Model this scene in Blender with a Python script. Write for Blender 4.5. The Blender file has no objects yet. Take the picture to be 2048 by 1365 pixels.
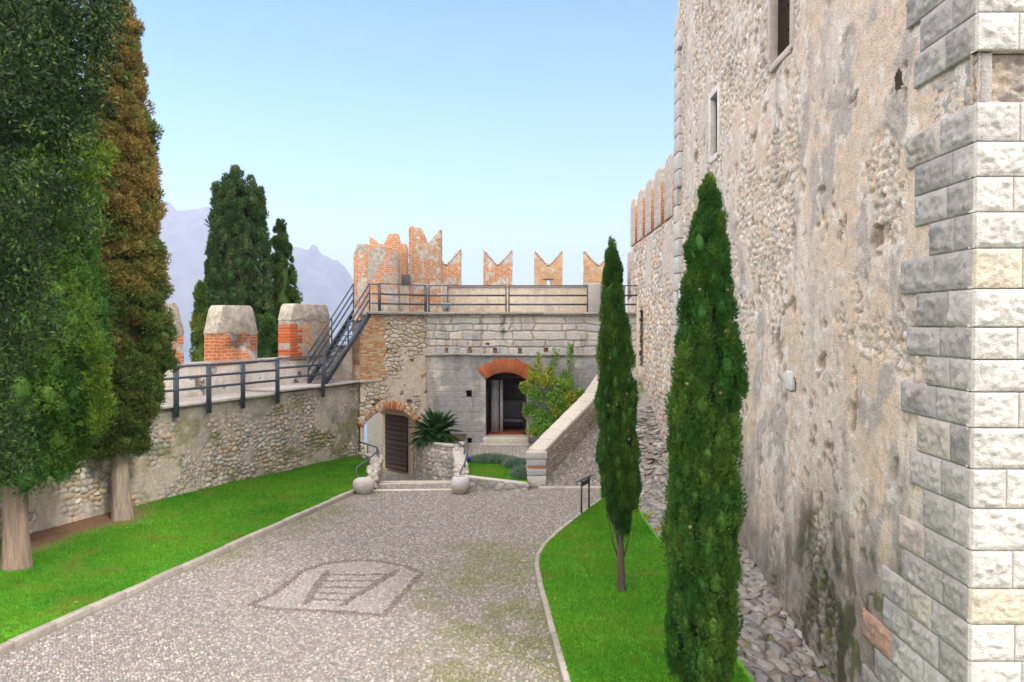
import bpy, math, random
import numpy as np
from mathutils import Vector
random.seed(7)
RNG = np.random.default_rng(11)
R = math.radians
SC = bpy.context.scene
COL = SC.collection

# ------------------------------------------------------------------ camera, light, exposure
F = 1593.0                      # focal length in photo pixels (28 mm on 36 mm)
PITCH = math.atan(32.5 / F)
H = 5.6                         # eye height above the courtyard
cam_d = bpy.data.cameras.new('Camera'); cam = bpy.data.objects.new('Camera', cam_d); COL.objects.link(cam)
cam.location = (0, 0, H); cam.rotation_euler = (math.pi / 2 - PITCH, 0, 0)
cam_d.sensor_width = 36; cam_d.lens = 28.0; cam_d.clip_start = 0.1; cam_d.clip_end = 40000
SC.camera = cam
SUN_AZ, SUN_EL = 136.0, 40.0    # compass degrees clockwise from +Y, elevation
w = bpy.data.worlds.new('World'); SC.world = w; w.use_nodes = True
nt = w.node_tree; bg = nt.nodes['Background']
sky = nt.nodes.new('ShaderNodeTexSky'); sky.sky_type = 'NISHITA'; sky.sun_disc = False
sky.sun_elevation = R(SUN_EL); sky.sun_rotation = R(SUN_AZ)
sky.air_density = 1.0; sky.dust_density = 1.1; sky.ozone_density = 1.5
tcw = nt.nodes.new('ShaderNodeTexCoord')          # unseen cloud deck added overhead and behind the camera to brighten shade; north clear
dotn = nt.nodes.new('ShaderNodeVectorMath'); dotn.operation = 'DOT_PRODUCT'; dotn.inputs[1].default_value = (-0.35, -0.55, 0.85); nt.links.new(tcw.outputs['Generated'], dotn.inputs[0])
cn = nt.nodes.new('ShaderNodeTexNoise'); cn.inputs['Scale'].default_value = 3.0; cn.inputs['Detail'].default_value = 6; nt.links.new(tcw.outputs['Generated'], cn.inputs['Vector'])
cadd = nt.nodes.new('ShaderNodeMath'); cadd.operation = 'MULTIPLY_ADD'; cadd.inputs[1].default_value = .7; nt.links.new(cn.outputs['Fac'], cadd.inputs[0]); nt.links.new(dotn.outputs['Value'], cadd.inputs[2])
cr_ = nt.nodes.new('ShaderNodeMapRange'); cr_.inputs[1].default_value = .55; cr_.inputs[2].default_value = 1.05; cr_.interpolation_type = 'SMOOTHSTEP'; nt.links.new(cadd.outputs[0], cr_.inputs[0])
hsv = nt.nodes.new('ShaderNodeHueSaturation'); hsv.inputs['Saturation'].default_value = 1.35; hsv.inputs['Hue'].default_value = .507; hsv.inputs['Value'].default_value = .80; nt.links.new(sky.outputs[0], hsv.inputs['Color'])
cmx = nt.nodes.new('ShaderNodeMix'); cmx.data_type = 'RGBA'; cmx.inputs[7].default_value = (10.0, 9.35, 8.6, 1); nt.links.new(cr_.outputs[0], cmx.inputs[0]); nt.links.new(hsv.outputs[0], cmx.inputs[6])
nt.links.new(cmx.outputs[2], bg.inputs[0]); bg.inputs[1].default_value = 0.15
sd = bpy.data.lights.new('Sun', 'SUN'); sd.energy = 1.5; sd.angle = R(11); sd.color = (1, 0.93, 0.84)
sun = bpy.data.objects.new('Sun', sd); COL.objects.link(sun)
sv = Vector((math.sin(R(SUN_AZ)) * math.cos(R(SUN_EL)), math.cos(R(SUN_AZ)) * math.cos(R(SUN_EL)), math.sin(R(SUN_EL))))
sun.rotation_euler = sv.to_track_quat('Z', 'Y').to_euler(); sun.location = (20, -20, 40)
SC.view_settings.view_transform = 'Standard'; SC.view_settings.look = 'None'
SC.view_settings.exposure = 1.5; SC.view_settings.gamma = 1.0
SC.cycles.use_denoising = True
SC.cycles.max_bounces = 6; SC.cycles.diffuse_bounces = 4; SC.cycles.glossy_bounces = 2
SC.cycles.transmission_bounces = 2; SC.cycles.volume_bounces = 0; SC.cycles.transparent_max_bounces = 4
SC.cycles.sample_clamp_indirect = 6.0

def at(px, py, Y):
    u = (px - 1024) / F; v = (682.5 - py) / F
    d = Vector((u, math.cos(PITCH) + v * math.sin(PITCH), -math.sin(PITCH) + v * math.cos(PITCH)))
    return Vector((0, 0, H)) + d * (Y / d.y)
def gnd(px, py, z=0.0):
    u = (px - 1024) / F; v = (682.5 - py) / F
    d = Vector((u, math.cos(PITCH) + v * math.sin(PITCH), -math.sin(PITCH) + v * math.cos(PITCH)))
    return Vector((0, 0, H)) + d * ((z - H) / d.z)

# ------------------------------------------------------------------ noise (numpy)
def _h(ix, iy, iz, seed):
    n = (ix.astype(np.int64) * 374761393 + iy.astype(np.int64) * 668265263 + iz.astype(np.int64) * 2147483647 + seed * 1274126177) & 0xFFFFFFFF
    n = ((n ^ (n >> 13)) * 1274126177) & 0xFFFFFFFF
    n = ((n ^ (n >> 16)) * 2246822519) & 0xFFFFFFFF
    return ((n ^ (n >> 15)) & 0xFFFFFF) / float(0xFFFFFF)
def vn(x, y, z=0.0, seed=0):
    x = np.asarray(x, float); y = np.asarray(y, float); z = np.zeros_like(x) + z
    ix, iy, iz = np.floor(x), np.floor(y), np.floor(z)
    fx, fy, fz = x - ix, y - iy, z - iz
    fx = fx * fx * (3 - 2 * fx); fy = fy * fy * (3 - 2 * fy); fz = fz * fz * (3 - 2 * fz)
    r = 0
    for a in (0, 1):
        for b in (0, 1):
            for c in (0, 1):
                r = r + _h(ix + a, iy + b, iz + c, seed) * (fx if a else 1 - fx) * (fy if b else 1 - fy) * (fz if c else 1 - fz)
    return r
def fbm(x, y, z=0.0, seed=0, o=4):
    r = 0; a = .5; s = 1.0; t = 0
    for i in range(o):
        r = r + a * vn(np.asarray(x) * s, np.asarray(y) * s, np.asarray(z) * s, seed + i * 17); t += a; a *= .5; s *= 2.03
    return r / t
def ss(a, b, x):
    t = np.clip((x - a) / (b - a), 0, 1); return t * t * (3 - 2 * t)
def voro(x, y, seed=0, jit=.85):
    ix, iy = np.floor(x), np.floor(y)
    f1 = np.full(x.shape, 9.); f2 = np.full(x.shape, 9.); cid = np.zeros(x.shape)
    for a in (-1, 0, 1):
        for b in (-1, 0, 1):
            cx, cy = ix + a, iy + b
            hx = _h(cx, cy, cx * 0, seed); hy = _h(cx, cy, cx * 0 + 1, seed); hc = _h(cx, cy, cx * 0 + 2, seed)
            d = np.hypot(cx + .5 + (hx - .5) * jit - x, cy + .5 + (hy - .5) * jit - y)
            m = d < f1
            f2 = np.where(m, f1, np.minimum(f2, d)); cid = np.where(m, hc, cid); f1 = np.where(m, d, f1)
    return f1, f2, cid
def courses(U, V, hmin, hmax, lmin, lmax, seed, vtop):
    rg = np.random.default_rng(seed)
    e = [0.0]
    while e[-1] < vtop + 1: e.append(e[-1] + rg.uniform(hmin, hmax))
    e = np.array(e); row = np.clip(np.searchsorted(e, V, side='right') - 1, 0, len(e) - 2)
    dv = np.minimum(V - e[row], e[row + 1] - V)
    du = np.zeros_like(U); bid = np.zeros_like(U); umax = U.max() + 3
    for r in np.unique(row):
        m = row == r
        q = [-3 - rg.uniform(0, lmax)]
        while q[-1] < umax: q.append(q[-1] + rg.uniform(lmin, lmax))
        q = np.array(q); k = np.clip(np.searchsorted(q, U[m], side='right') - 1, 0, len(q) - 2)
        du[m] = np.minimum(U[m] - q[k], q[k + 1] - U[m]); bid[m] = r * 131 + k
    return du, dv, bid, row
def rnd(idv, seed=0):
    return _h(np.asarray(idv), np.asarray(idv) * 0 + 3, np.asarray(idv) * 0 + 5, seed)
def mix(a, b, t):
    t = np.asarray(t)[..., None]; return np.asarray(a, float) * (1 - t) + np.asarray(b, float) * t

# ------------------------------------------------------------------ mesh + object helpers
def mk(name, V, Fc, mat, col=None, smooth=False):
    V = np.asarray(V, np.float32).reshape(-1, 3)
    me = bpy.data.meshes.new(name)
    if isinstance(Fc, np.ndarray):
        n, k = Fc.shape; tot = np.full(n, k, np.int32); flat = Fc.reshape(-1)
    else:
        tot = np.array([len(f) for f in Fc], np.int32); flat = np.array([i for f in Fc for i in f], np.int32); n = len(Fc)
    me.vertices.add(len(V)); me.vertices.foreach_set('co', V.ravel())
    me.loops.add(len(flat)); me.loops.foreach_set('vertex_index', flat.astype(np.int32))
    st = np.zeros(n, np.int32); st[1:] = np.cumsum(tot)[:-1]
    me.polygons.add(n); me.polygons.foreach_set('loop_start', st); me.polygons.foreach_set('loop_total', tot)
    if smooth: me.polygons.foreach_set('use_smooth', np.ones(n, bool))
    if col is not None:
        c = np.ones((len(V), 4), np.float32); c[:, :3] = np.clip(np.asarray(col).reshape(-1, 3) if np.asarray(col).size > 3 else np.tile(col, (len(V), 1)), 0, 1)
        a = me.color_attributes.new('Col', 'FLOAT_COLOR', 'POINT'); a.data.foreach_set('color', c.ravel())
    me.update(calc_edges=True); me.validate()
    me.materials.append(mat)
    return me
class MB:                                   # gathers shapes into one mesh
    def __init__(s): s.v = []; s.f = []; s.c = []; s.n = 0
    def add(s, V, Fc, col=(.5, .5, .5)):
        V = np.asarray(V, float).reshape(-1, 3)
        s.v.append(V); s.f += [[int(i) + s.n for i in f] for f in Fc]; s.n += len(V)
        c = np.asarray(col, float); s.c.append(np.tile(c, (len(V), 1)) if c.ndim == 1 else c.reshape(-1, 3)); return s
    def box(s, o, a, b, c, col=(.5, .5, .5)):      # corner o, edge vectors a b c
        o, a, b, c = map(lambda q: np.array(q, float), (o, a, b, c))
        V = [o, o + a, o + a + b, o + b, o + c, o + a + c, o + a + b + c, o + b + c]
        Fc = [(0, 3, 2, 1), (4, 5, 6, 7), (0, 1, 5, 4), (1, 2, 6, 5), (2, 3, 7, 6), (3, 0, 4, 7)]
        if np.dot(np.cross(a, b), c) < 0: Fc = [f[::-1] for f in Fc]
        return s.add(V, Fc, col)
    def abox(s, x0, x1, y0, y1, z0, z1, col=(.5, .5, .5)):
        return s.box((x0, y0, z0), (x1 - x0, 0, 0), (0, y1 - y0, 0), (0, 0, z1 - z0), col)
    def bar(s, p, q, wd, ht, col=(.5, .5, .5), up=(0, 0, 1)):
        p, q, up = np.array(p, float), np.array(q, float), np.array(up, float)
        d = q - p; n = d / np.linalg.norm(d)
        a = np.cross(n, up)
        if np.linalg.norm(a) < 1e-4: a = np.cross(n, (0, 1, 0))
        a /= np.linalg.norm(a); b = np.cross(a, n)
        return s.box(p - a * wd / 2 - b * ht / 2, d, a * wd, b * ht, col)
    def tube(s, pts, rad, k=8, col=(.5, .5, .5)):
        pts = [np.array(p, float) for p in pts]; rad = rad if hasattr(rad, '__len__') else [rad] * len(pts)
        V = []; Fc = []
        for i, p in enumerate(pts):
            d = pts[min(i + 1, len(pts) - 1)] - pts[max(i - 1, 0)]; d /= np.linalg.norm(d) + 1e-9
            a = np.cross(d, (0.13, .2, 1) if abs(d[2]) < .9 else (0, 1, 0.1)); a /= np.linalg.norm(a); b = np.cross(d, a)
            for j in range(k):
                t = 2 * math.pi * j / k; V.append(p + rad[i] * (a * math.cos(t) + b * math.sin(t)))
        for i in range(len(pts) - 1):
            for j in range(k): Fc.append((i * k + j, i * k + (j + 1) % k, (i + 1) * k + (j + 1) % k, (i + 1) * k + j))
        Fc.append(tuple(range(k))[::-1]); Fc.append(tuple(range((len(pts) - 1) * k, len(pts) * k)))
        return s.add(V, Fc, col)
    def prism(s, poly, z0, z1, col=(.5, .5, .5)):   # counter-clockwise plan polygon
        n = len(poly); V = [(x, y, z0) for x, y in poly] + [(x, y, z1) for x, y in poly]
        Fc = [tuple(range(n))[::-1], tuple(range(n, 2 * n))] + [(i, (i + 1) % n, n + (i + 1) % n, n + i) for i in range(n)]
        return s.add(V, Fc, col)
    def arrays(s): return np.concatenate(s.v), s.f, np.concatenate(s.c)
BASE = {}
def empty(name, loc): 
    o = bpy.data.objects.new(name, None); COL.objects.link(o); o.location = loc; BASE[o.name] = np.array(loc, float); return o
def tag(o, label=None, cat=None, group=None, kind=None):
    if label: o['label'] = label
    if cat: o['category'] = cat
    if group: o['group'] = group
    if kind: o['kind'] = kind
    return o
def thing(name, label, cat, loc, group=None): return tag(empty(name, loc), label, cat, group)
def put(name, V, Fc, mat, parent=None, col=None, smooth=False, loc=None, label=None):
    base = BASE[parent.name] if parent is not None else np.array(loc if loc is not None else (0, 0, 0), float)
    V = np.asarray(V, float).reshape(-1, 3) - base
    o = bpy.data.objects.new(name, mk(name, V, Fc, mat, col, smooth)); COL.objects.link(o)
    if parent is not None: o.parent = parent
    else: o.location = base
    BASE[o.name] = base
    if label: o['label'] = label
    return o
def putmb(name, mb, mat, parent=None, smooth=False, loc=None, label=None):
    V, Fc, c = mb.arrays(); return put(name, V, Fc, mat, parent, c, smooth, loc, label)
def bevel(o, wd=.01, seg=2):
    m = o.modifiers.new('Bevel', 'BEVEL'); m.width = wd; m.segments = seg; m.limit_method = 'ANGLE'; return o
def grid_faces(nu, nv, keep=None):
    i = np.arange(nu - 1)[:, None] * nv + np.arange(nv - 1)[None, :]
    Fc = np.stack([i, i + nv, i + nv + 1, i + 1], -1).reshape(-1, 4)
    if keep is not None: Fc = Fc[keep.ravel()[Fc].all(1)]
    return Fc
def relief(origin, ud, wd, ht, du, dv, fn, nrm):
    """upright sheet with real relief; fn(U,V)->disp, colour, keep"""
    nu, nv = int(wd / du) + 1, int(ht / dv) + 1
    U, V = np.meshgrid(np.linspace(0, wd, nu), np.linspace(0, ht, nv), indexing='ij')
    disp, col, keep = fn(U, V)
    ud = np.array(ud, float); nrm = np.array(nrm, float)
    P = np.array(origin, float) + U[..., None] * ud + V[..., None] * np.array((0, 0, 1.)) + disp[..., None] * nrm
    Fc = grid_faces(nu, nv, keep)
    if np.dot(np.cross(ud, (0, 0, 1.)), nrm) < 0: Fc = Fc[:, ::-1]
    return P.reshape(-1, 3), np.ascontiguousarray(Fc), col.reshape(-1, 3)

# ------------------------------------------------------------------ materials
def newmat(name):
    m = bpy.data.materials.new(name); m.use_nodes = True; n = m.node_tree.nodes; l = m.node_tree.links
    return m, n, l, n['Principled BSDF']
def m_vc(name, rough=.9, var=.25, scale=9., bump=.35, bscale=40., dist=.02, spec=.3, big=.12, stretch=1.0):
    """colour attribute of the surface itself, broken up with fine noise and bump"""
    m, n, l, b = newmat(name)
    a = n.new('ShaderNodeVertexColor'); a.layer_name = 'Col'
    g = n.new('ShaderNodeNewGeometry')
    n1 = n.new('ShaderNodeTexNoise'); n1.inputs['Scale'].default_value = scale; n1.inputs['Detail'].default_value = 6; n1.inputs['Roughness'].default_value = .65
    n2 = n.new('ShaderNodeTexNoise'); n2.inputs['Scale'].default_value = bscale; n2.inputs['Detail'].default_value = 5
    mpn = n.new('ShaderNodeMapping'); mpn.inputs['Scale'].default_value = (1, 1, stretch); l.new(g.outputs['Position'], mpn.inputs[0])
    l.new(mpn.outputs[0], n1.inputs['Vector']); l.new(mpn.outputs[0], n2.inputs['Vector'])
    r1 = n.new('ShaderNodeMapRange'); r1.inputs[1].default_value = .25; r1.inputs[2].default_value = .75; r1.inputs[3].default_value = 1 - var; r1.inputs[4].default_value = 1 + var
    r2 = n.new('ShaderNodeMapRange'); r2.inputs[1].default_value = .25; r2.inputs[2].default_value = .75; r2.inputs[3].default_value = 1 - big; r2.inputs[4].default_value = 1 + big
    l.new(n1.outputs['Fac'], r1.inputs[0]); l.new(n2.outputs['Fac'], r2.inputs[0])
    mu = n.new('ShaderNodeMath'); mu.operation = 'MULTIPLY'; l.new(r1.outputs[0], mu.inputs[0]); l.new(r2.outputs[0], mu.inputs[1])
    vm = n.new('ShaderNodeVectorMath'); vm.operation = 'SCALE'; l.new(a.outputs['Color'], vm.inputs[0]); l.new(mu.outputs[0], vm.inputs['Scale'])
    l.new(vm.outputs[0], b.inputs['Base Color'])
    bp = n.new('ShaderNodeBump'); bp.inputs['Strength'].default_value = bump; bp.inputs['Distance'].default_value = dist
    ad = n.new('ShaderNodeMath'); ad.operation = 'ADD'; l.new(n1.outputs['Fac'], ad.inputs[0]); l.new(n2.outputs['Fac'], ad.inputs[1])
    l.new(ad.outputs[0], bp.inputs['Height']); l.new(bp.outputs[0], b.inputs['Normal'])
    b.inputs['Roughness'].default_value = rough; b.inputs['Specular IOR Level'].default_value = spec
    return m
def m_leaf(name, rough=.6, trans=.3, spec=.3):
    m, n, l, b = newmat(name)
    a = n.new('ShaderNodeVertexColor'); a.layer_name = 'Col'
    l.new(a.outputs['Color'], b.inputs['Base Color']); b.inputs['Roughness'].default_value = rough; b.inputs['Specular IOR Level'].default_value = spec
    t = n.new('ShaderNodeBsdfTranslucent'); l.new(a.outputs['Color'], t.inputs[0])
    mx = n.new('ShaderNodeMixShader'); mx.inputs[0].default_value = trans
    l.new(b.outputs[0], mx.inputs[1]); l.new(t.outputs[0], mx.inputs[2]); l.new(mx.outputs[0], n['Material Output'].inputs[0])
    return m
STONE = m_vc('stone'); PLASTER = m_vc('plaster', scale=7, bscale=38, var=.2, big=.26, bump=.8, dist=.03); ROCKY = m_vc('rock_face', var=.2, scale=14, bscale=60, bump=.6, dist=.03)
COBBLE = m_vc('cobble', var=.18, scale=30, bscale=90, bump=.3, dist=.006); SOIL = m_vc('soil', var=.3, scale=6, bscale=50, bump=.5)
BARK = m_vc('bark', var=.4, scale=14, bscale=45, bump=1.0, dist=.04, stretch=.1); WOOD = m_vc('old_wood', var=.3, scale=5, bscale=40, rough=.7)
METAL = m_vc('painted_steel', var=.08, scale=4, bscale=120, bump=.08, dist=.003, rough=.45, spec=.5)
CAPM = m_vc('mortar_cap', var=.45, scale=4, bscale=22, bump=.9, dist=.05, big=.3)
LEAF = m_leaf('needles', .7, .22, .2); BROAD = m_leaf('broad_leaves', .5, .25, .3); BLADE = m_leaf('grass_blades', .6, .35, .2)
def m_brick(name, pl=(.50, .42, .34), thr=.5, b1=(.46, .12, .045), b2=(.40, .19, .10), b3=(.50, .36, .21), ph=(0, 0, 0), psc=1.3, rowh=.085, bw=.27):
    """old brick with worn render left on it; local x+y run along the wall, z up"""
    m, n, l, b = newmat(name)
    tc = n.new('ShaderNodeTexCoord'); sx = n.new('ShaderNodeSeparateXYZ'); l.new(tc.outputs['Object'], sx.inputs[0])
    ad = n.new('ShaderNodeMath'); l.new(sx.outputs[0], ad.inputs[0]); l.new(sx.outputs[1], ad.inputs[1])
    nz = n.new('ShaderNodeTexNoise'); nz.inputs['Scale'].default_value = 3; nz.inputs['Detail'].default_value = 2; l.new(tc.outputs['Object'], nz.inputs['Vector'])
    wz = n.new('ShaderNodeMath'); wz.operation = 'MULTIPLY_ADD'; wz.inputs[1].default_value = .09; l.new(nz.outputs[0], wz.inputs[0]); l.new(sx.outputs[2], wz.inputs[2])
    cb = n.new('ShaderNodeCombineXYZ'); l.new(ad.outputs[0], cb.inputs[0]); l.new(wz.outputs[0], cb.inputs[1])
    br = n.new('ShaderNodeTexBrick'); l.new(cb.outputs[0], br.inputs['Vector'])
    br.inputs['Scale'].default_value = 1; br.inputs['Brick Width'].default_value = bw; br.inputs['Row Height'].default_value = rowh
    br.inputs['Mortar Size'].default_value = .13 * rowh; br.inputs['Mortar Smooth'].default_value = .3; br.inputs['Bias'].default_value = -.1
    br.inputs['Color1'].default_value = (*b1, 1); br.inputs['Color2'].default_value = (*b2, 1); br.inputs['Mortar'].default_value = (.50, .42, .33, 1)
    n0 = n.new('ShaderNodeTexNoise'); n0.inputs['Scale'].default_value = 7; n0.inputs['Detail'].default_value = 3; l.new(cb.outputs[0], n0.inputs['Vector'])
    c0 = n.new('ShaderNodeMapRange'); c0.inputs[1].default_value = .46; c0.inputs[2].default_value = .6; l.new(n0.outputs[0], c0.inputs[0])
    mb_ = n.new('ShaderNodeMix'); mb_.data_type = 'RGBA'; mb_.inputs[7].default_value = (*b3, 1)
    mf = n.new('ShaderNodeMath'); mf.operation = 'MULTIPLY'; mf.inputs[1].default_value = .75; l.new(c0.outputs[0], mf.inputs[0])
    l.new(mf.outputs[0], mb_.inputs[0]); l.new(br.outputs['Color'], mb_.inputs[6])
    n1 = n.new('ShaderNodeTexNoise'); n1.inputs['Scale'].default_value = psc; n1.inputs['Detail'].default_value = 7; n1.inputs['Roughness'].default_value = .62
    mp = n.new('ShaderNodeMapping'); mp.inputs['Location'].default_value = ph; l.new(tc.outputs['Object'], mp.inputs[0]); l.new(mp.outputs[0], n1.inputs['Vector'])
    cr = n.new('ShaderNodeMapRange'); cr.inputs[1].default_value = thr - .025; cr.inputs[2].default_value = thr + .025; l.new(n1.outputs[0], cr.inputs[0])
    n2 = n.new('ShaderNodeTexNoise'); n2.inputs['Scale'].default_value = 6; n2.inputs['Detail'].default_value = 6; l.new(tc.outputs['Object'], n2.inputs['Vector'])
    pm = n.new('ShaderNodeMix'); pm.data_type = 'RGBA'; pm.inputs[6].default_value = (*[q * .62 for q in pl], 1); pm.inputs[7].default_value = (*[min(1, q * 1.25) for q in pl], 1)
    p2 = n.new('ShaderNodeMapRange'); p2.inputs[1].default_value = .3; p2.inputs[2].default_value = .7; l.new(n2.outputs[0], p2.inputs[0]); l.new(p2.outputs[0], pm.inputs[0])
    fm = n.new('ShaderNodeMix'); fm.data_type = 'RGBA'; l.new(cr.outputs[0], fm.inputs[0]); l.new(mb_.outputs[2], fm.inputs[6]); l.new(pm.outputs[2], fm.inputs[7])
    l.new(fm.outputs[2], b.inputs['Base Color']); b.inputs['Roughness'].default_value = .92; b.inputs['Specular IOR Level'].default_value = .2
    hm = n.new('ShaderNodeMath'); hm.operation = 'MAXIMUM'
    inv = n.new('ShaderNodeMath'); inv.operation = 'SUBTRACT'; inv.inputs[0].default_value = 1; l.new(br.outputs['Fac'], inv.inputs[1])
    h2 = n.new('ShaderNodeMath'); h2.operation = 'MULTIPLY'; h2.inputs[1].default_value = 1.4; l.new(cr.outputs[0], h2.inputs[0])
    l.new(inv.outputs[0], hm.inputs[0]); l.new(h2.outputs[0], hm.inputs[1])
    h3 = n.new('ShaderNodeMath'); h3.operation = 'ADD'; l.new(hm.outputs[0], h3.inputs[0]); l.new(n2.outputs[0], h3.inputs[1])
    bp = n.new('ShaderNodeBump'); bp.inputs['Strength'].default_value = .6; bp.inputs['Distance'].default_value = .02
    l.new(h3.outputs[0], bp.inputs['Height']); l.new(bp.outputs[0], b.inputs['Normal'])
    return m
BRICK_MIX = m_brick('brick_with_render', thr=.52, pl=(.46, .42, .37), psc=2.0); BRICK = m_brick('bare_brick', thr=.62, ph=(3, 1, 2)); BRICK_OLD = m_brick('worn_brick', thr=.56, b1=(.46, .2, .1), b2=(.5, .33, .19), ph=(7, 2, 5))
RENDERED = m_brick('render_over_brick', thr=.36, pl=(.47, .42, .36), ph=(4, 4, 1))
BRICK_PALE = m_brick('brick_mostly_rendered', thr=.46, pl=(.36, .335, .30), psc=1.7, ph=(2, 6, 3))
BRICK_RED = m_brick('red_brick', thr=.56, rowh=.115, bw=.36, b1=(.55, .10, .022), b2=(.48, .13, .04), b3=(.52, .27, .13), pl=(.5, .44, .38), ph=(1, 8, 3))

# ------------------------------------------------------------------ setting: terrain, lake, mountains
def kerbX(Y): return -12.31 + .269 * Y
def wallX(Y): return -20.25 + .42 * Y
def towX(Y): return 4.85 + .02 * Y
gx = np.concatenate([np.linspace(-300, -30, 28), np.linspace(-28, 30, 59), np.linspace(32, 300, 28)]); gy = np.concatenate([np.linspace(-120, -5, 24), np.linspace(-3, 48, 52), np.linspace(50, 260, 43)])
GX, GY = np.meshgrid(gx, gy, indexing='ij')
ins = ss(-3, 1.5, GX - (wallX(np.clip(GY, 0, 40)) - 1.2)) * ss(41, 37, GY)
GZ = -7 + ins * 5.8 + (fbm(GX / 6, GY / 6, seed=3) - .5) * 1.2 * (1 - ins) - ss(60, 190, np.hypot(GX, GY - 20)) * 52
put('terrain', np.stack([GX, GY, GZ], -1), grid_faces(len(gx), len(gy)), SOIL, None, mix((.09, .12, .04), (.2, .17, .11), fbm(GX / 9, GY / 9, seed=5)), True)['kind'] = 'structure'
m, n, l, b = newmat('lake_water'); b.inputs['Base Color'].default_value = (.03, .09, .16, 1); b.inputs['Roughness'].default_value = .12
nz = n.new('ShaderNodeTexNoise'); nz.inputs['Scale'].default_value = .15; nz.inputs['Detail'].default_value = 6; g = n.new('ShaderNodeNewGeometry'); l.new(g.outputs['Position'], nz.inputs['Vector'])
bp = n.new('ShaderNodeBump'); bp.inputs['Strength'].default_value = .3; bp.inputs['Distance'].default_value = .5; l.new(nz.outputs[0], bp.inputs['Height']); l.new(bp.outputs[0], b.inputs['Normal'])
S = 9000
put('lake', [(-S, -2000, -50), (S, -2000, -50), (S, 10000, -50), (-S, 10000, -50)], [(0, 1, 2, 3)], m)['kind'] = 'structure'
prof = np.array([(-900, 430), (-500, 410), (-200, 425), (60, 400), (200, 410), (300, 400), (330, 404), (382, 424), (420, 416), (480, 440), (540, 478), (580, 489), (610, 497), (632, 492), (655, 503), (690, 531), (712, 566), (740, 596), (790, 622), (900, 640), (1100, 648)], float)
YM = 5200.0
ux = np.linspace(-900, 1100, 420); vy = np.linspace(0, 1, 70)
UX, VY = np.meshgrid(ux, vy, indexing='ij')
ridge = (650 - np.interp(UX, prof[:, 0], prof[:, 1])) / F * YM
my = 3900 + VY * 2600; t = np.where(VY < .5, VY / .5, 1 - (VY - .5) / .5)
mx_ = (UX - 1024) / F * YM
rn = fbm(mx_ / 420, my / 420, seed=21, o=6); rv = np.abs(fbm(mx_ / 300, my / 900, seed=22, o=5) - .5) * 2
ridge = ridge + (np.abs(fbm(mx_ / 130, 0 * my, seed=23, o=5) - .5) * -2 + .3) * 95 * (ridge > 120)
mz = -52 + (ridge + 50) * np.power(t, .85) * (1 + .55 * (rn - .5) * (1 - t) * 2) - rv * 90 * t * (1 - t) * 3 + (fbm(mx_ / 60, my / 60, seed=9, o=3) - .5) * 25 * t
put('mountains', np.stack([mx_, my, mz], -1), grid_faces(len(ux), len(vy)), m_vc('mountain_rock', scale=.012, bscale=.05, var=.35, bump=.5, dist=8), None,
    mix((.07, .09, .085), (.12, .125, .125), ss(.4, .62, rn + t * .12)), True)['kind'] = 'structure'

# ------------------------------------------------------------------ courtyard paving
def rightkerb(Y):
    pts = KERB_R; return np.interp(Y, [p[1] for p in pts], [p[0] for p in pts])
_kr = [(1140, 1420), (1127, 1365), (1112, 1310), (1092, 1230), (1075, 1165), (1069, 1135), (1072, 1112), (1085, 1090), (1108, 1068), (1140, 1042), (1172, 1018), (1200, 1000)]
KERB_R = sorted([tuple(gnd(a, c_, .03))[:2] for a, c_ in _kr], key=lambda q: q[1])
KERB_R = [(KERB_R[0][0] - .1, -4)] + KERB_R
# mosaic emblem (ladder in an arched frame) in photo-derived ground coordinates
def gc(x, y): p = gnd(400 + x / 2.56, 960 + y / 2.56); return (p.x, p.y)
EMB = []
outer = [gc(*q) for q in [(260, 640), (380, 660), (660, 672), (940, 692), (1135, 478), (1050, 440), (870, 412), (760, 414), (640, 430), (520, 470), (380, 580), (260, 640)]]
EMB += [(outer[i], outer[i + 1], .075) for i in range(len(outer) - 1)]
lp0, lp1, rp0, rp1 = gc(545, 628), gc(648, 470), gc(720, 642), gc(1010, 465)
EMB += [(lp0, lp1, .085), (rp0, rp1, .085)]
for k in (.12, .3, .48, .68, .88):
    a_ = tuple(lp0[i] + (lp1[i] - lp0[i]) * k for i in (0, 1)); b_ = tuple(rp0[i] + (rp1[i] - rp0[i]) * k for i in (0, 1)); EMB.append((a_, b_, .062))
def emb_mask(x, y):
    m = np.zeros(x.shape)
    for a, c_, wd in EMB:
        a, c_ = np.array(a), np.array(c_); d = c_ - a; t = np.clip(((x - a[0]) * d[0] + (y - a[1]) * d[1]) / d.dot(d), 0, 1)
        m = np.maximum(m, np.hypot(x - a[0] - t * d[0], y - a[1] - t * d[1]) < wd)
    return m
def moss_mask(x, y):
    n = fbm(x * 1.1, y * 1.1, seed=31, o=5) * .6 + .4 * fbm(x * 6, y * 6, seed=33, o=3)
    left = ss(1.5, .1, np.abs(x - kerbX(y) - .45)) * ss(16, 19, y) * .9
    right = ss(-4.0, .2, x) * ss(25, 18, y) * 1.1
    mid = ss(-1, 1, x + 2) * .4
    return ss(.48, .82, n * .75 + .28 * np.maximum(np.maximum(left, right), mid))
X0, X1, Y0, Y1 = -13.5, 5.5, -4, 27.4
px_, py_ = np.meshgrid(np.arange(X0, X1, .1), np.arange(Y0, Y1 + .1, .1), indexing='ij')
mm = moss_mask(px_, py_)
pz = np.zeros_like(px_) - .012 + (fbm(px_ / 1.5, py_ / 1.5, seed=12) - .5) * .04
keep = (px_ > kerbX(py_) - .15) & (px_ < rightkerb(py_) + .3)
put('path', np.stack([px_, py_, pz], -1), grid_faces(*px_.shape, keep), SOIL, None, mix((.22, .20, .17), (.13, .14, .05), mm))['kind'] = 'structure'

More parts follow.
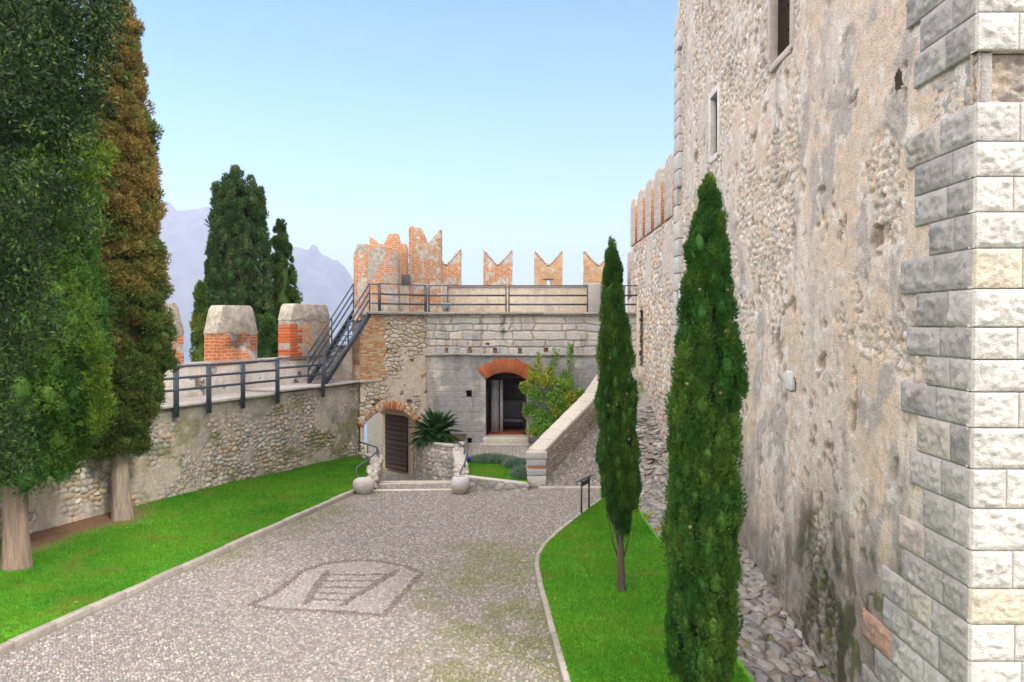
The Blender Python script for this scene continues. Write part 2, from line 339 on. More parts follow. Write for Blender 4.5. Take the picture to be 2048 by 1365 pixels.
def dome_template(k=7):
    V = []; Fc = []
    for i, (r, z) in enumerate(((1, -.35), (.92, .35), (.55, .85))):
        for j in range(k): t = 2 * math.pi * (j + .5 * (i % 2)) / k; V.append((r * math.cos(t), r * math.sin(t), z))
    V.append((0, 0, 1))
    for i in range(2):
        for j in range(k): Fc.append((i * k + j, i * k + (j + 1) % k, (i + 1) * k + j)); Fc.append((i * k + (j + 1) % k, (i + 1) * k + (j + 1) % k, (i + 1) * k + j))
    for j in range(k): Fc.append((2 * k + j, 2 * k + (j + 1) % k, 3 * k))
    return np.array(V), np.array(Fc)
def scatter(tv, tf, loc, M, cols):
    N = len(loc); V = np.einsum('nij,kj->nki', M, tv) + loc[:, None, :]
    Fc = (tf[None] + (np.arange(N) * len(tv))[:, None, None]).reshape(-1, tf.shape[1])
    return V.reshape(-1, 3), Fc, np.repeat(cols, len(tv), 0)
PEB = np.array([(.27, .25, .23), (.33, .31, .285), (.22, .21, .20), (.29, .24, .215), (.40, .37, .34), (.25, .185, .16), (.20, .20, .205), (.31, .275, .23)]); PEB = (PEB * .55 + PEB.mean(1, keepdims=True) * np.array((.475, .45, .42))) * .95
def pebbles(x, y, z, size, cols, nrm=None, hgt=.5):
    N = len(x); a = RNG.uniform(0, math.pi, N); s = size * RNG.uniform(.75, 1.15, N); e = RNG.uniform(.55, .95, N)
    M = np.zeros((N, 3, 3)); c_, s_ = np.cos(a), np.sin(a)
    M[:, 0, 0] = c_ * s; M[:, 1, 0] = s_ * s; M[:, 0, 1] = -s_ * s * e; M[:, 1, 1] = c_ * s * e; M[:, 2, 2] = s * hgt
    if nrm is not None:
        t1, t2, n_ = nrm; B = np.stack([t1, t2, n_], 1); M = np.einsum('ij,njk->nik', B, M)
    tv, tf = dome_template(); return scatter(tv, tf, np.stack([x, y, z], 1), M, cols)
def jitgrid(x0, x1, y0, y1, sp):
    x, y = np.meshgrid(np.arange(x0, x1, sp), np.arange(y0, y1, sp * .9), indexing='ij'); x = x + (np.arange(x.shape[1]) % 2)[None] * sp / 2
    return (x + RNG.uniform(-.3, .3, x.shape) * sp).ravel(), (y + RNG.uniform(-.3, .3, y.shape) * sp).ravel()
x, y = jitgrid(-11, 5, 9.5, 27.3, .060)
k = (x > kerbX(y) + .1) & (x < rightkerb(y) - .03) & ~((x > -2.3) & (x < 1.9) & (y > 26.75)); x, y = x[k], y[k]
mm = moss_mask(x, y); em = emb_mask(x, y); k = RNG.uniform(size=len(x)) > mm * .5; k |= em > 0; x, y, mm, em = x[k], y[k], mm[k], em[k]
c = PEB[RNG.integers(0, len(PEB), len(x))] * RNG.uniform(.8, 1.15, (len(x), 1))
from_poly = np.zeros(len(x), bool)
for i in range(len(outer) - 1):
    (xa, ya), (xb, yb) = outer[i], outer[i + 1]; hit = ((ya > y) != (yb > y)) & (x < (xb - xa) * (y - ya) / (yb - ya + 1e-9) + xa); from_poly ^= hit
c = np.where(from_poly[:, None], c * .72 + np.array((.40, .38, .36)) * .27, c)
c = np.where(em[:, None] > 0, np.array([.15, .125, .118]) * RNG.uniform(.7, 1.5, (len(x), 1)), c)
c = mix(c, (.19, .19, .09), mm * .6)
V, Fc, cc = pebbles(x, y, (fbm(x / 1.5, y / 1.5, seed=12) - .5) * .04 - .004, .034, c)
o = put('cobblestones', V, Fc, COBBLE, None, cc, True); o['kind'] = 'structure'

# kerbs (real steps of dressed stone)
def kerb(name, pts, wd, h, z=-.1, lawnside=-1, seed=0):
    mb = MB(); rg = random.Random(seed)
    L = [Vector((p[0], p[1], 0)) for p in pts]; seg = []
    for i in range(len(L) - 1):
        d = L[i + 1] - L[i]; nn = max(1, round(d.length / .95))
        for j in range(nn): seg.append((L[i] + d * (j / nn), L[i] + d * ((j + 1) / nn)))
    for a, c_ in seg:
        d = (c_ - a); n_ = Vector((-d.y, d.x, 0)).normalized() * lawnside; g_ = d.normalized() * .006
        sh = rg.uniform(.85, 1.12); hh = h + rg.uniform(-.008, .008)
        mb.box(a + g_ + Vector((0, 0, z)) + n_ * rg.uniform(-.008, .008), d - 2 * g_, n_ * wd, (0, 0, hh - z), (.32 * sh, .285 * sh, .25 * sh))
    o = putmb(name, mb, STONE); o['kind'] = 'structure'; bevel(o, .018); return o
kerb('kerb', [(kerbX(Y), Y) for Y in (6, 12, 18, 24, 26.9)], .17, .11, lawnside=1, seed=3)
kerb('kerb', KERB_R[1:], .11, .07, lawnside=-1, seed=5)

# ------------------------------------------------------------------ lawns
def lawnE(Y): return np.where(np.asarray(Y) < 26.8, kerbX(np.asarray(Y, float)) - .1, -5.2 - (np.asarray(Y) - 26.8) * .06)
def lawnz(x, y):
    t = np.clip((kerbX(y) - .1 - x) / np.maximum(kerbX(y) - wallX(y), .5), 0, 1.1); return .075 + t * (.36 - .2 * ss(24, 33, y)) + (fbm(x * .8, y * .8, seed=41) - .5) * .05
yy = np.linspace(4, 32.3, 160); tt = np.linspace(0, 1.06, 60)
TT, YY = np.meshgrid(tt, yy, indexing='ij'); XX = lawnE(YY) + TT * (wallX(YY) - lawnE(YY))
bare = lambda x, y: np.clip(ss(1.5, .35, np.hypot((x + 10.9), (y - 21.6) * .8)) + ss(1.3, .3, np.hypot(x + 11.6, (y - 19.5) * .5)), 0, 1)
GREEN, GREEN2 = (.05, .235, .009), (.12, .32, .016)
SOILC = (.16, .09, .05)
lc = mix(GREEN, GREEN2, fbm(XX * .7, YY * .7, seed=44)); lc = mix(lc, SOILC, bare(XX, YY))
put('lawn', np.stack([XX, YY, lawnz(XX, YY)], -1), np.ascontiguousarray(grid_faces(60, 160)[:, ::-1]), SOIL, None, lc, True)['kind'] = 'structure'
def scarpX(Y): return np.interp(Y, [-4, 12, 16, 20, 22.5, 25, 26.6], [3.5, 3.55, 3.6, 3.62, 3.6, 3.75, 4.0])
yy = np.linspace(2, 26.4, 160); tt = np.linspace(0, 1, 40); TT, YY = np.meshgrid(tt, yy, indexing='ij')
XX = rightkerb(YY) + .09 + TT * np.maximum(scarpX(YY) + .15 - rightkerb(YY) - .09, .02)
def lawnz2(x, y): return .05 + ss(2.6, 3.9, x) * .1 + (fbm(x * .9, y * .9, seed=42) - .5) * .04
put('lawn', np.stack([XX, YY, lawnz2(XX, YY)], -1), grid_faces(40, 160), SOIL, None, mix(GREEN, GREEN2, fbm(XX * .7, YY * .7, seed=45)), True)['kind'] = 'structure'
def blades(P, D, L, W, cols, tipjit=.0):
    """one tapered triangle per row: P base, D direction, L length, W width"""
    N = len(P); D = D / (np.linalg.norm(D, axis=1, keepdims=True) + 1e-9)
    q = RNG.normal(size=(N, 3)); s = np.cross(D, q); s /= np.linalg.norm(s, axis=1, keepdims=True) + 1e-9
    V = np.stack([P - s * W[:, None] / 2, P + s * W[:, None] / 2, P + D * L[:, None]], 1)
    return V.reshape(-1, 3), np.arange(N * 3).reshape(-1, 3), np.repeat(cols, 3, 0)
def grass(name, label, x, y, z, kx, seed, hgt=.05):
    N = len(x); nz = fbm(x * .7, y * .7, seed=seed); n2 = fbm(x * 3.5, y * 3.5, seed=seed + 3)
    D = np.stack([RNG.normal(0, .45, N), RNG.normal(0, .45, N), np.ones(N)], 1)
    c = mix(GREEN, GREEN2, ss(.32, .66, nz * .55 + n2 * .45)) * RNG.uniform(.6, 1.4, (N, 1))
    n3 = fbm(x * 1.6 + 5, y * 1.6, seed=seed + 9, o=5); c = mix(c, np.array((.19, .30, .03)), ss(.52, .72, n3) * .6); dry = (RNG.uniform(size=N) < .06 + .5 * ss(.62, .74, n3))[:, None]; c = np.where(dry, np.array([.2, .21, .035]) * RNG.uniform(.7, 1.2, (N, 1)), c)
    V, Fc, cc = blades(np.stack([x, y, z - .005], 1), D, RNG.uniform(.5, 1.4, N) * hgt * (.5 + 1.1 * n2), RNG.uniform(.008, .014, N), c)
    return tag(put(name, V, Fc, BLADE, None, cc), label, 'grass', kind='stuff')
N = 330000; y = 11 + 21.2 * RNG.uniform(size=N) ** 1.25; t = RNG.uniform(0, 1.0, N); x = lawnE(y) - .03 + t * (wallX(y) - lawnE(y) + .02)
k = (RNG.uniform(size=N) > bare(x, y) * 1.15) ; x, y = x[k], y[k]
grass('grass', 'mown bright green lawn between the left kerb and the rubble wall', x, y, lawnz(x, y), kerbX, 44)
N = 150000; y = 10.5 + 15.5 * RNG.uniform(size=N) ** 1.3; a_ = rightkerb(y) + .1; e_ = scarpX(y) + .08; t = RNG.uniform(size=N); k = e_ > a_ + .02; x = (a_ + t * (e_ - a_))[k]; y = y[k]
grass('grass', 'mown green lawn under the two slim cypresses beside the tower', x, y, lawnz2(x, y), None, 45, .055)

#MARK1
# ------------------------------------------------------------------ tower on the right
class AB:                                   # numpy gatherer for many grid patches
    def __init__(s): s.v = []; s.f = []; s.c = []; s.n = 0
    def add(s, V, Fc, c): s.v.append(V); s.f.append(Fc + s.n); s.c.append(c); s.n += len(V)
    def arrays(s): return np.concatenate(s.v), np.concatenate(s.f), np.concatenate(s.c)
def rockblock(ab, o, ud, L, Hh, nrm, proud, col, seed, bulge=.035, margin=.03, rough=.03, step=.03, gap=.006, stain=0.):
    """rock-faced ashlar: flat drafted margin, rough bulging face, closed sides"""
    ud = np.array(ud, float); nrm = np.array(nrm, float); o = np.array(o, float)
    nu, nv = max(5, int(L / step)) + 2, max(5, int(Hh / step)) + 2
    u = np.concatenate([[gap], np.linspace(gap, L - gap, nu), [L - gap]]); v = np.concatenate([[gap], np.linspace(gap, Hh - gap, nv), [Hh - gap]])
    U, V = np.meshgrid(u, v, indexing='ij')
    e = np.minimum(np.minimum(U - gap, L - gap - U), np.minimum(V - gap, Hh - gap - V))
    n1 = fbm(U * 5 + seed * 7.3, V * 6, seed=seed, o=5); n2 = np.abs(fbm(U * 9, V * 10 + seed, seed=seed + 5, o=4) - .5) * 2
    m_ = ss(margin * .7, margin * 1.7, e)
    d = proud + m_ * (bulge * (.5 + n1) + rough * (n2 - .35)) + (fbm(U * 14, V * 14, seed=seed + 9, o=2) - .5) * .006
    ring = np.ones(U.shape, bool); ring[1:-1, 1:-1] = False; d = np.where(ring, -.14, d)
    P = o + U[..., None] * ud + V[..., None] * np.array((0, 0, 1.)) + d[..., None] * nrm
    Fc = grid_faces(len(u), len(v))
    if np.dot(np.cross(ud, (0, 0, 1.)), nrm) < 0: Fc = Fc[:, ::-1]
    cc = np.array(col)[None, None] * (.86 + .28 * n1)[..., None]
    st = ss(.46, .68, fbm(U * 4 + seed, V * 5, seed=seed + 2, o=5)) * m_ * stain
    cc = mix(cc, np.array((.21, .20, .20)), st)
    ab.add(P.reshape(-1, 3), np.ascontiguousarray(Fc), cc.reshape(-1, 3))
def facing(u, v, seed): return fbm(u, v, seed=seed)
TY0, TY1 = 8.62, 26.15
tower = thing('castle_tower', 'tall weathered stone tower with rusticated pale corner and worn ochre render', 'tower', (towX(TY0), TY0, 0))
WIN = [(14.75, 15.95, 10.75, 13.1), (20.35, 21.15, 10.0, 11.55)]
def tower_fn(U, V):
    Y, Z = TY0 + U, V - 1.2
    wob = (fbm(Y * .8, Z * .5, seed=51, o=5) - .5)
    rz = ss(13.9, 14.6, Y + wob * 2.2) * ss(24.2, 22.8, Y + wob * 2.5) * ss(4.2, 7.2, Z + wob * 5 + (Y - 17) * .18)
    rz = rz * (.12 + .88 * ss(.42, .56, fbm(Y * .9, Z * .7, seed=50, o=5))); rz = np.maximum(rz, .7 * ss(.6, .68, fbm(Y * .55, Z * .55, seed=52, o=5)))
    rz = np.maximum(rz, ss(24.3, 25.2, Y + wob))
    rz = ss(.3, .62, rz + (fbm(Y * 4, Z * 4, seed=49, o=4) - .5) * .3)
    f1, f2, cid = voro(Y * 6.0 + wob * 2, Z * 7.6, 53); ed = f2 - f1
    dome = ss(.02, .3, ed) * (.35 + .65 * rnd(cid * 9999, 1))
    f1b, f2b, cb = voro(Y * 9 + wob, Z * 11, 54)
    n5 = fbm(Y * 5, Z * 5, seed=55, o=5); n1 = fbm(Y * 1.1, Z * .7, seed=56, o=5); n12 = fbm(Y * 13, Z * 11, seed=57, o=4)
    pit = ss(.62, .72, fbm(Y * 6, Z * 5, seed=58, o=4)) * ss(.4, .6, n1)
    bigpit = ss(.735, .77, fbm(Y * 2.2, Z * 2.2, seed=59, o=4))
    disp = rz * (-.055 + .062 * dome + .02 * (n12 - .5)) + (1 - rz) * (.03 * (n5 - .5) + .012 * (n12 - .5) - .028 * pit) - .06 * bigpit + (fbm(Y * .35, Z * .35, seed=60) - .5) * .12
    pl = mix((.585, .46, .36), (.64, .565, .49), ss(.35, .65, n1)); pl = mix(pl, (.50, .43, .37), ss(.45, .7, n5) * .7)
    pl = mix(pl, (.50, .46, .42), ss(17, 22.5, Y) * .55)
    grey = ss(.585, .66, fbm(Y * 1.7 + Z * .35, Z * .9, seed=61, o=6)) * ss(12, 5, np.abs(Z - 4) * 1.0 + np.abs(Y - 12) * .6)
    pl = mix(pl, (.34, .32, .31), grey * .75)
    pl = mix(pl, (.66, .62, .57), ss(.63, .7, fbm(Y * 3, Z * 3.3, seed=62, o=3)) * .7)
    sc_ = np.array([(.62, .56, .49), (.54, .47, .40), (.68, .64, .59), (.50, .46, .43), (.60, .50, .40), (.52, .40, .30)])
    st = sc_[np.clip((cid * 7).astype(int) % 7, 0, 5)] * (.8 + .4 * n12)[..., None]
    st = mix((.36, .28, .20), st * 1.06, ss(.02, .11, ed))
    st = st * .68 + pl * .32; c = mix(pl, st, rz); c = mix(c, (.2, .14, .09), np.clip(pit * .7 + bigpit * .75, 0, 1) * .85)
    c = c * (.9 + .2 * n5)[..., None]
    drip = ss(.5, .65, fbm(Y * 2.4, Z * .25, seed=63, o=4)) * ss(.45, .6, n1) * .35
    c = mix(c, (.25, .225, .2), drip)
    base = ss(3.3, .7, Z + (fbm(Y * 1.5, Z * .6, seed=64, o=5) - .5) * 3.2 - ss(14, 19, Y) * .5)
    c = mix(c, (.13, .122, .11), base * (.55 + .4 * n5)); c = mix(c, (.045, .045, .022), base * ss(.5, .62, fbm(Y * 3.2, Z * 2.0, seed=65, o=6)) * ss(17, 13, Y) * .9); c = mix(c, (.075, .09, .022), base * ss(.58, .68, fbm(Y * 5, Z * 3.4, seed=66, o=5)) * ss(15.5, 12.5, Y) * .8)
    keep = np.ones(U.shape, bool)
    for a, b_, z0, z1 in WIN: keep &= ~((Y > a) & (Y < b_) & (Z > z0) & (Z < z1))
    keep &= ~(((Y - 10.5) / .11) ** 2 + ((Z - 8.8) / .14) ** 2 < .35 + .9 * fbm(Y * 7, Z * 7, seed=4))
    return disp, c, keep
d20 = Vector((.02, 1, 0)).normalized()
V, Fc, cc = relief((towX(TY0), TY0, -1.2), d20, TY1 - TY0, 17.4, .036, .036, tower_fn, (-1, .02, 0))
put('rendered_wall', V, Fc, PLASTER, tower, cc, True)
mb = MB(); c0 = (.45, .38, .3)
mb.box((towX(TY0) + .05, TY0 + .25, 16.1), (.02 * (TY1 - TY0), TY1 - TY0 - .25, 0), (13, 0, 0), (0, 0, 8), c0)
mb.box((towX(TY0) + 1.6, TY0 + .25, -3), (.02 * (TY1 - TY0), TY1 - TY0 - .25, 0), (11.4, 0, 0), (0, 0, 19.08), c0)
mb.box((towX(TY1) + .02, TY1 - .03, -3), (1.6, 0, 0), (0, -.3, 0), (0, 0, 19.08), c0)
for a, b_, z0, z1 in WIN: mb.box((towX(a) + .75, a - .3, z0 - .3), (.02, b_ - a + .6, 0), (.1, 0, 0), (0, 0, z1 - z0 + .6), (.05, .045, .04))  # near-black panels behind the windows, painting the unlit interior
putmb('masonry_core', mb, STONE, tower)
CRS = [30 - 75 * k for k in range(22, 0, -1)] + [30, 105, 207, 285, 355, 425, 497, 578, 655, 720, 785, 857, 940, 1020, 1105, 1182, 1255, 1330, 1405, 1480, 1555, 1630, 1705, 1780, 1855, 1930, 2005]
CRS = sorted(5.6 - (p_ - 650) * 8.57 / F for p_ in CRS)
ab = AB(); rg = random.Random(5)
for i, (z, z_n) in enumerate(zip(CRS[:-1], CRS[1:])):
    hh = z_n - z; er = 7.95 < z + hh * .5 < 8.72
    low = ss(3.0, 1.0, z)
    tot = (1.05, 1.42, 1.2, 1.55)[i % 4] + rg.uniform(-.12, .12) + low * 1.25
    cut = rg.uniform(.38, .6) * tot if i % 2 else rg.uniform(.3, .45) * tot
    for a, b_ in (((0, cut), (cut, tot)) if tot < 1.95 else ((0, tot * .3 + (i % 2) * .15), (tot * .3 + (i % 2) * .15, tot * .66), (tot * .66, tot))):
        t = rg.uniform(.75, 1.15); col = [.385 * t, .365 * t, .355 * t]; st = rg.choice([.15, .5, .8, .5])  # side stones toned darker than the front ones, painting their shaded side
        if rg.random() < .08: col = [.45, .41, .36]
        if 1.55 < z < 1.95 and a == 0: pass
        if .95 < z < 1.35 and b_ == tot: col = [.40, .25, .19]; st = .4
        if 2.5 < z < 2.9 and 0 < a and b_ < tot + .1: col = [.45, .38, .345]; st = .4
        rockblock(ab, (towX(TY0 + a), TY0 + a, z), d20, b_ - a, hh, (-1, .02, 0), .045 if not er else -.02, col, i * 3 + int(a * 10) + 100, bulge=.03, rough=.075, stain=st, step=.032, margin=.035)
putmb_ = ab.arrays(); put('side_quoins', *putmb_[:2], ROCKY, tower, putmb_[2])
ab = AB(); rg = random.Random(8)
for i, (z, z_n) in enumerate(zip(CRS[:-1], CRS[1:])):
    hh = z_n - z; er = 7.95 < z + hh * .5 < 8.72
    xs = [0]; first = (.62, .42, .95, .5)[i % 4] + rg.uniform(-.06, .06); xs.append(first)
    while xs[-1] < 3.6: xs.append(xs[-1] + rg.uniform(.5, 1.0))
    for j in range(len(xs) - 1):
        t = rg.uniform(.9, 1.08); col = (.51 * t, .487 * t, .462 * t); st = 0.12
        if (2.32 < z + .19 < 2.7 or 6.0 < z + .19 < 6.38) and j == 0: col = (.52, .465, .38)
        if rg.random() < .1: col = (.50, .43, .37)
        if er: col = (.40, .33, .27); st = .6
        rockblock(ab, (towX(TY0) - .05 + xs[j], TY0 - .05, z), (1, 0, 0), xs[j + 1] - xs[j], hh, (0, -1, 0), .0 if not er else -.13, col, i * 7 + j + 900, bulge=.03, rough=.07 if not er else .14, stain=st, step=.022, margin=.028)
a_ = ab.arrays(); put('front_quoins', *a_[:2], ROCKY, tower, a_[2])
mb = MB(); mb.box((towX(TY0) + .35, TY0 + .22, -3), (9, 0, 0), (0, .25, 0), (0, 0, 27), (.40, .34, .29)); putmb('front_core', mb, STONE, tower)
# windows: stone frame, bars
for k, (a, b_, z0, z1) in enumerate(WIN):
    mb = MB(); f = .16 if k == 0 else .17; fc = (.60, .57, .54) if k else (.47, .40, .36)
    for (y0, y1, q0, q1) in ((a - f, a, z0 - f * .6, z1 + f), (b_, b_ + f, z0 - f * .6, z1 + f), (a, b_, z1, z1 + f), (a, b_, z0 - f * .9, z0)):
        mb.box((towX(y0) - .05, y0, q0), (.02 * (y1 - y0), y1 - y0, 0), (.17, 0, 0), (0, 0, q1 - q0), fc)
    fr = putmb('window', mb, STONE, tower); bevel(fr, .012)
    mb = MB()
    for q in (.25, .5, .75): mb.bar((towX(a) + .3, a + (b_ - a) * q, z0), (towX(a) + .3, a + (b_ - a) * q, z1), .025, .025, (.02, .02, .022))
    for q in np.linspace(z0 + .2, z1 - .2, 5): mb.bar((towX(a) + .3, a, q), (towX(b_) + .3, b_, q), .02, .02, (.02, .02, .022))
    putmb('bars', mb, METAL, fr)
mb = MB(); Yp = 24.9; xp = towX(Yp) - .1
mb.tube([(xp, Yp, 1.1), (xp, Yp, 6.9)], .045, 10, (.42, .47, .52)); 
for q in (1.6, 3.2, 4.8, 6.4): mb.tube([(xp, Yp, q), (xp, Yp, q + .05)], .058, 10, (.3, .33, .36)); mb.bar((xp, Yp, q + .025), (xp + .14, Yp, q + .025), .03, .03, (.3, .33, .36))
putmb('drainpipe', mb, METAL, tower)
mb = MB(); p = at(1581, 763, 5.15 / ((1581 - 1024) / F)); mb.box((towX(p.y) - .03, p.y - .13, p.z - .17), (0, .3, 0), (.1, 0, 0), (0, 0, .36), (.55, .55, .55)); bevel(putmb('plaque', mb, STONE, tower), .03)
mb = MB(); rg = random.Random(3)
for q in np.arange(-1, 15, .55):       # pale corner stones at the far corner
    L = rg.choice([.5, .8]); mb.box((towX(26.15 - L) - .09, 26.15 - L, q), (.02 * L, L + .01, 0), (.3, 0, 0), (0, 0, .53), tuple(np.array((.50, .48, .46)) * rg.uniform(.85, 1.1)))
bevel(putmb('far_quoins', mb, ROCKY, tower), .03)

# rubble scarp at the tower foot (base sheet + overlapping slabs)
def wbase(Y): return np.interp(Y, [2, 12, 14, 18, 22, 24, 27, 31.5, 34.5], [-.15, -.1, .05, .55, .82, .92, .95, 2.5, 3.55])
yy = np.linspace(3, 33.6, 260); tt = np.linspace(0, 1, 36); TT, YY = np.meshgrid(tt, yy, indexing='ij')
def scarp0(Y): return np.where(Y < 26.6, scarpX(np.minimum(Y, 26.6)), 4.0 + (Y - 26.6) * .12)
def rampz(Y): return .04 + np.clip(Y - 27.2, 0, 20) * .455
def sz0(Y): return np.where(Y < 26.6, -.02, np.minimum(rampz(Y) - .05, 3.4))
XX = scarp0(YY) + TT * (towX(YY) + .25 - scarp0(YY)); ZZ = sz0(YY) + (wbase(YY) - sz0(YY)) * TT ** 1.15 + (fbm(XX * 2, YY * 2, seed=71) - .5) * .12
put('scarp', np.stack([XX, YY, ZZ], -1), grid_faces(36, 260), SOIL, None, mix((.24, .22, .195), (.12, .14, .05), ss(.5, .7, fbm(XX * 2, YY * 2, seed=72))))['kind'] = 'structure'
mbk = MB(); mbk.abox(-1, 1, -1, 1, -1, 1)
def slab_template():
    bm = bpy.data.meshes.new('t'); import bmesh as _b
    B = _b.new(); _b.ops.create_icosphere(B, subdivisions=2, radius=1); B.verts.ensure_lookup_table()
    V = np.array([v.co[:] for v in B.verts]); Fc = np.array([[v.index for v in f.verts] for f in B.faces]); B.free(); bpy.data.meshes.remove(bm); return V, Fc
ICO_V, ICO_F = slab_template()
def rocks(loc, size, nrm, cols, flat=.4, rough=.35, seed=0, boxy=.5):
    """irregular boulders: distorted spheres, each with its own lumps; size Nx3; nrm frames Nx3x3"""
    N = len(loc); base = ICO_V / np.max(np.abs(ICO_V), axis=1, keepdims=True) * boxy + ICO_V * (1 - boxy)
    off = np.arange(N)[:, None] * 3.7
    nn = fbm(base[None, :, 0] * 1.6 + off, base[None, :, 1] * 1.6 + off * .3, base[None, :, 2] * 1.6 + np.zeros_like(off), seed=seed, o=3)
    Vv = base[None] * (1 + rough * (nn - .5) * 2)[..., None] * size[:, None, :]
    V = np.einsum('nij,nkj->nki', nrm, Vv) + loc[:, None, :]
    Fc = (ICO_F[None] + (np.arange(N) * len(base))[:, None, None]).reshape(-1, 3)
    cc = cols[:, None, :] * (.75 + .5 * nn)[..., None]
    return V.reshape(-1, 3), Fc, cc.reshape(-1, 3)
def rotz(a):
    M = np.zeros((len(a), 3, 3)); M[:, 0, 0] = np.cos(a); M[:, 1, 0] = np.sin(a); M[:, 0, 1] = -np.sin(a); M[:, 1, 1] = np.cos(a); M[:, 2, 2] = 1; return M
N = 1500; y = RNG.uniform(9.5, 31.5, N); t = RNG.uniform(0, 1, N); x = scarp0(y) + t * (towX(y) - .03 - scarp0(y)); z = sz0(y) + (wbase(y) - sz0(y)) * t ** 1.15
Rz = rotz(RNG.normal(.35, .35, N)); tl = RNG.normal(.38, .2, N); Ry = np.zeros((N, 3, 3)); Ry[:, 0, 0] = np.cos(tl); Ry[:, 0, 2] = -np.sin(tl); Ry[:, 2, 0] = np.sin(tl); Ry[:, 2, 2] = np.cos(tl); Ry[:, 1, 1] = 1
sz = np.stack([RNG.uniform(.08, .2, N), RNG.uniform(.14, .36, N), RNG.uniform(.025, .05, N)], 1)
c = np.array([(.26, .24, .23), (.21, .20, .195), (.30, .28, .26), (.25, .21, .18)])[RNG.integers(0, 4, N)] * RNG.uniform(.75, 1.2, (N, 1))
V, Fc, cc = rocks(np.stack([x, y, z - .02], 1), sz, Rz @ Ry, c, seed=73, boxy=.5, rough=.75)
put('scarp_stones', V, Fc, ROCKY, None, cc)['kind'] = 'structure'
# small yellow-leaved creepers along the scarp edge
N = 2600; y = np.concatenate([RNG.uniform(17.5, 22.8, 1700), RNG.uniform(11.4, 13.5, 350), RNG.uniform(23, 26, 550)]); g_ = fbm(y * 3, y * 0, seed=81); k = RNG.uniform(size=N) < ss(.4, .65, g_); y = y[k]; n_ = len(y)
x = scarpX(y) + .12 + np.abs(RNG.normal(0, .2, n_)); D = RNG.normal(size=(n_, 3)) * .7 + (0, 0, 1)
V, Fc, cc = blades(np.stack([x, y, .06 + (x - scarpX(y)) * .35], 1), D, RNG.uniform(.04, .11, n_), RNG.uniform(.02, .04, n_), np.array([(.30, .30, .02), (.12, .22, .02), (.45, .38, .02)])[RNG.integers(0, 3, n_)])
tag(put('creeping_leaves', V, Fc, LEAF, None, cc), 'yellow green creeping plants where the lawn meets the stone scarp', 'ground cover', kind='stuff')

# ------------------------------------------------------------------ curtain wall beyond the tower
cw = thing('curtain_wall', 'long rubble wall with rounded merlons running behind the tower to the terrace', 'wall', (towX(26.2), 26.2, 0))
def cw_fn(U, V):
    Y, Z = 26.16 + U, V + .2
    wob = fbm(Y * .8, Z * .5, seed=91, o=5) - .5; f1, f2, cid = voro(Y * 4 + wob * 2, Z * 5.2, 92); ed = f2 - f1
    n5 = fbm(Y * 5, Z * 5, seed=93, o=5); rz = ss(.35, .55, fbm(Y * .5, Z * .4, seed=94) + ss(8.5, 5, Z) * .25)
    disp = rz * (.09 * ss(.02, .3, ed) * (.4 + .6 * cid) - .04) + .03 * (n5 - .5)
    sc_ = np.array([(.58, .52, .45), (.46, .40, .34), (.64, .60, .55), (.40, .37, .35), (.5, .36, .26)])
    st = mix((.38, .32, .26), sc_[(cid * 5).astype(int) % 5] * (.8 + .4 * n5)[..., None], ss(.03, .15, ed))
    c = mix(mix((.56, .49, .41), (.44, .40, .36), n5), st, rz); c = mix(c, (.2, .18, .16), ss(4.2, 2, Z + wob * 3) * .5)
    keep = ~((np.abs(Y - 33.9) < .48) & (Z > 3.75) & (Z < 5.9 + np.sqrt(np.clip(.5 ** 2 - (Y - 33.9) ** 2, 0, 1)) * .9))
    return disp, c, keep
V, Fc, cc = relief((towX(26.16), 26.16, .2), d20, 11.3, 9.0, .045, .045, cw_fn, (-1, .02, 0)); put('rubble_face', V, Fc, STONE, cw, cc, True)
mb = MB(); mb.box((towX(26.2) + 1.3, 26.2, -3), (.2, 13, 0), (.8, 0, 0), (0, 0, 12.1), c0); mb.box((towX(26.2) + .1, 26.2, 6.8), (.2, 13, 0), (1.3, 0, 0), (0, 0, 2.3), c0); mb.box((towX(26.2) + .12, 26.2, -3), (.2, 6.6, 0), (1.3, 0, 0), (0, 0, 9.85), c0)
mb.box((towX(26.2) + .12, 34.7, -3), (.2, 4.6, 0), (1.3, 0, 0), (0, 0, 9.85), c0)
mb.box((towX(33.4) - .12, 33.38, 3.0), (.02, 1.05, 0), (1.4, 0, 0), (0, 0, .8), (.42, .36, .28)); putmb('masonry_core', mb, STONE, cw)
mb = MB(); mb.box((towX(33.4) + .55, 33.35, 3.8), (0, 1.1, 0), (.06, 0, 0), (0, 0, 2.7), (.10, .06, .035))
for q in range(5): mb.box((towX(33.4) + .53, 33.4 + q * .21, 3.8), (0, .2, 0), (.03, 0, 0), (0, 0, 2.6), (.12, .075, .045))
putmb('arched_door', mb, WOOD, cw)
Ym = 26.9
prof_m = [(0, 0), (0, 1.5), (.12, 1.82), (.32, 2.0), (1.4, 2.0), (1.6, 1.82), (1.72, 1.5), (1.72, 0)]
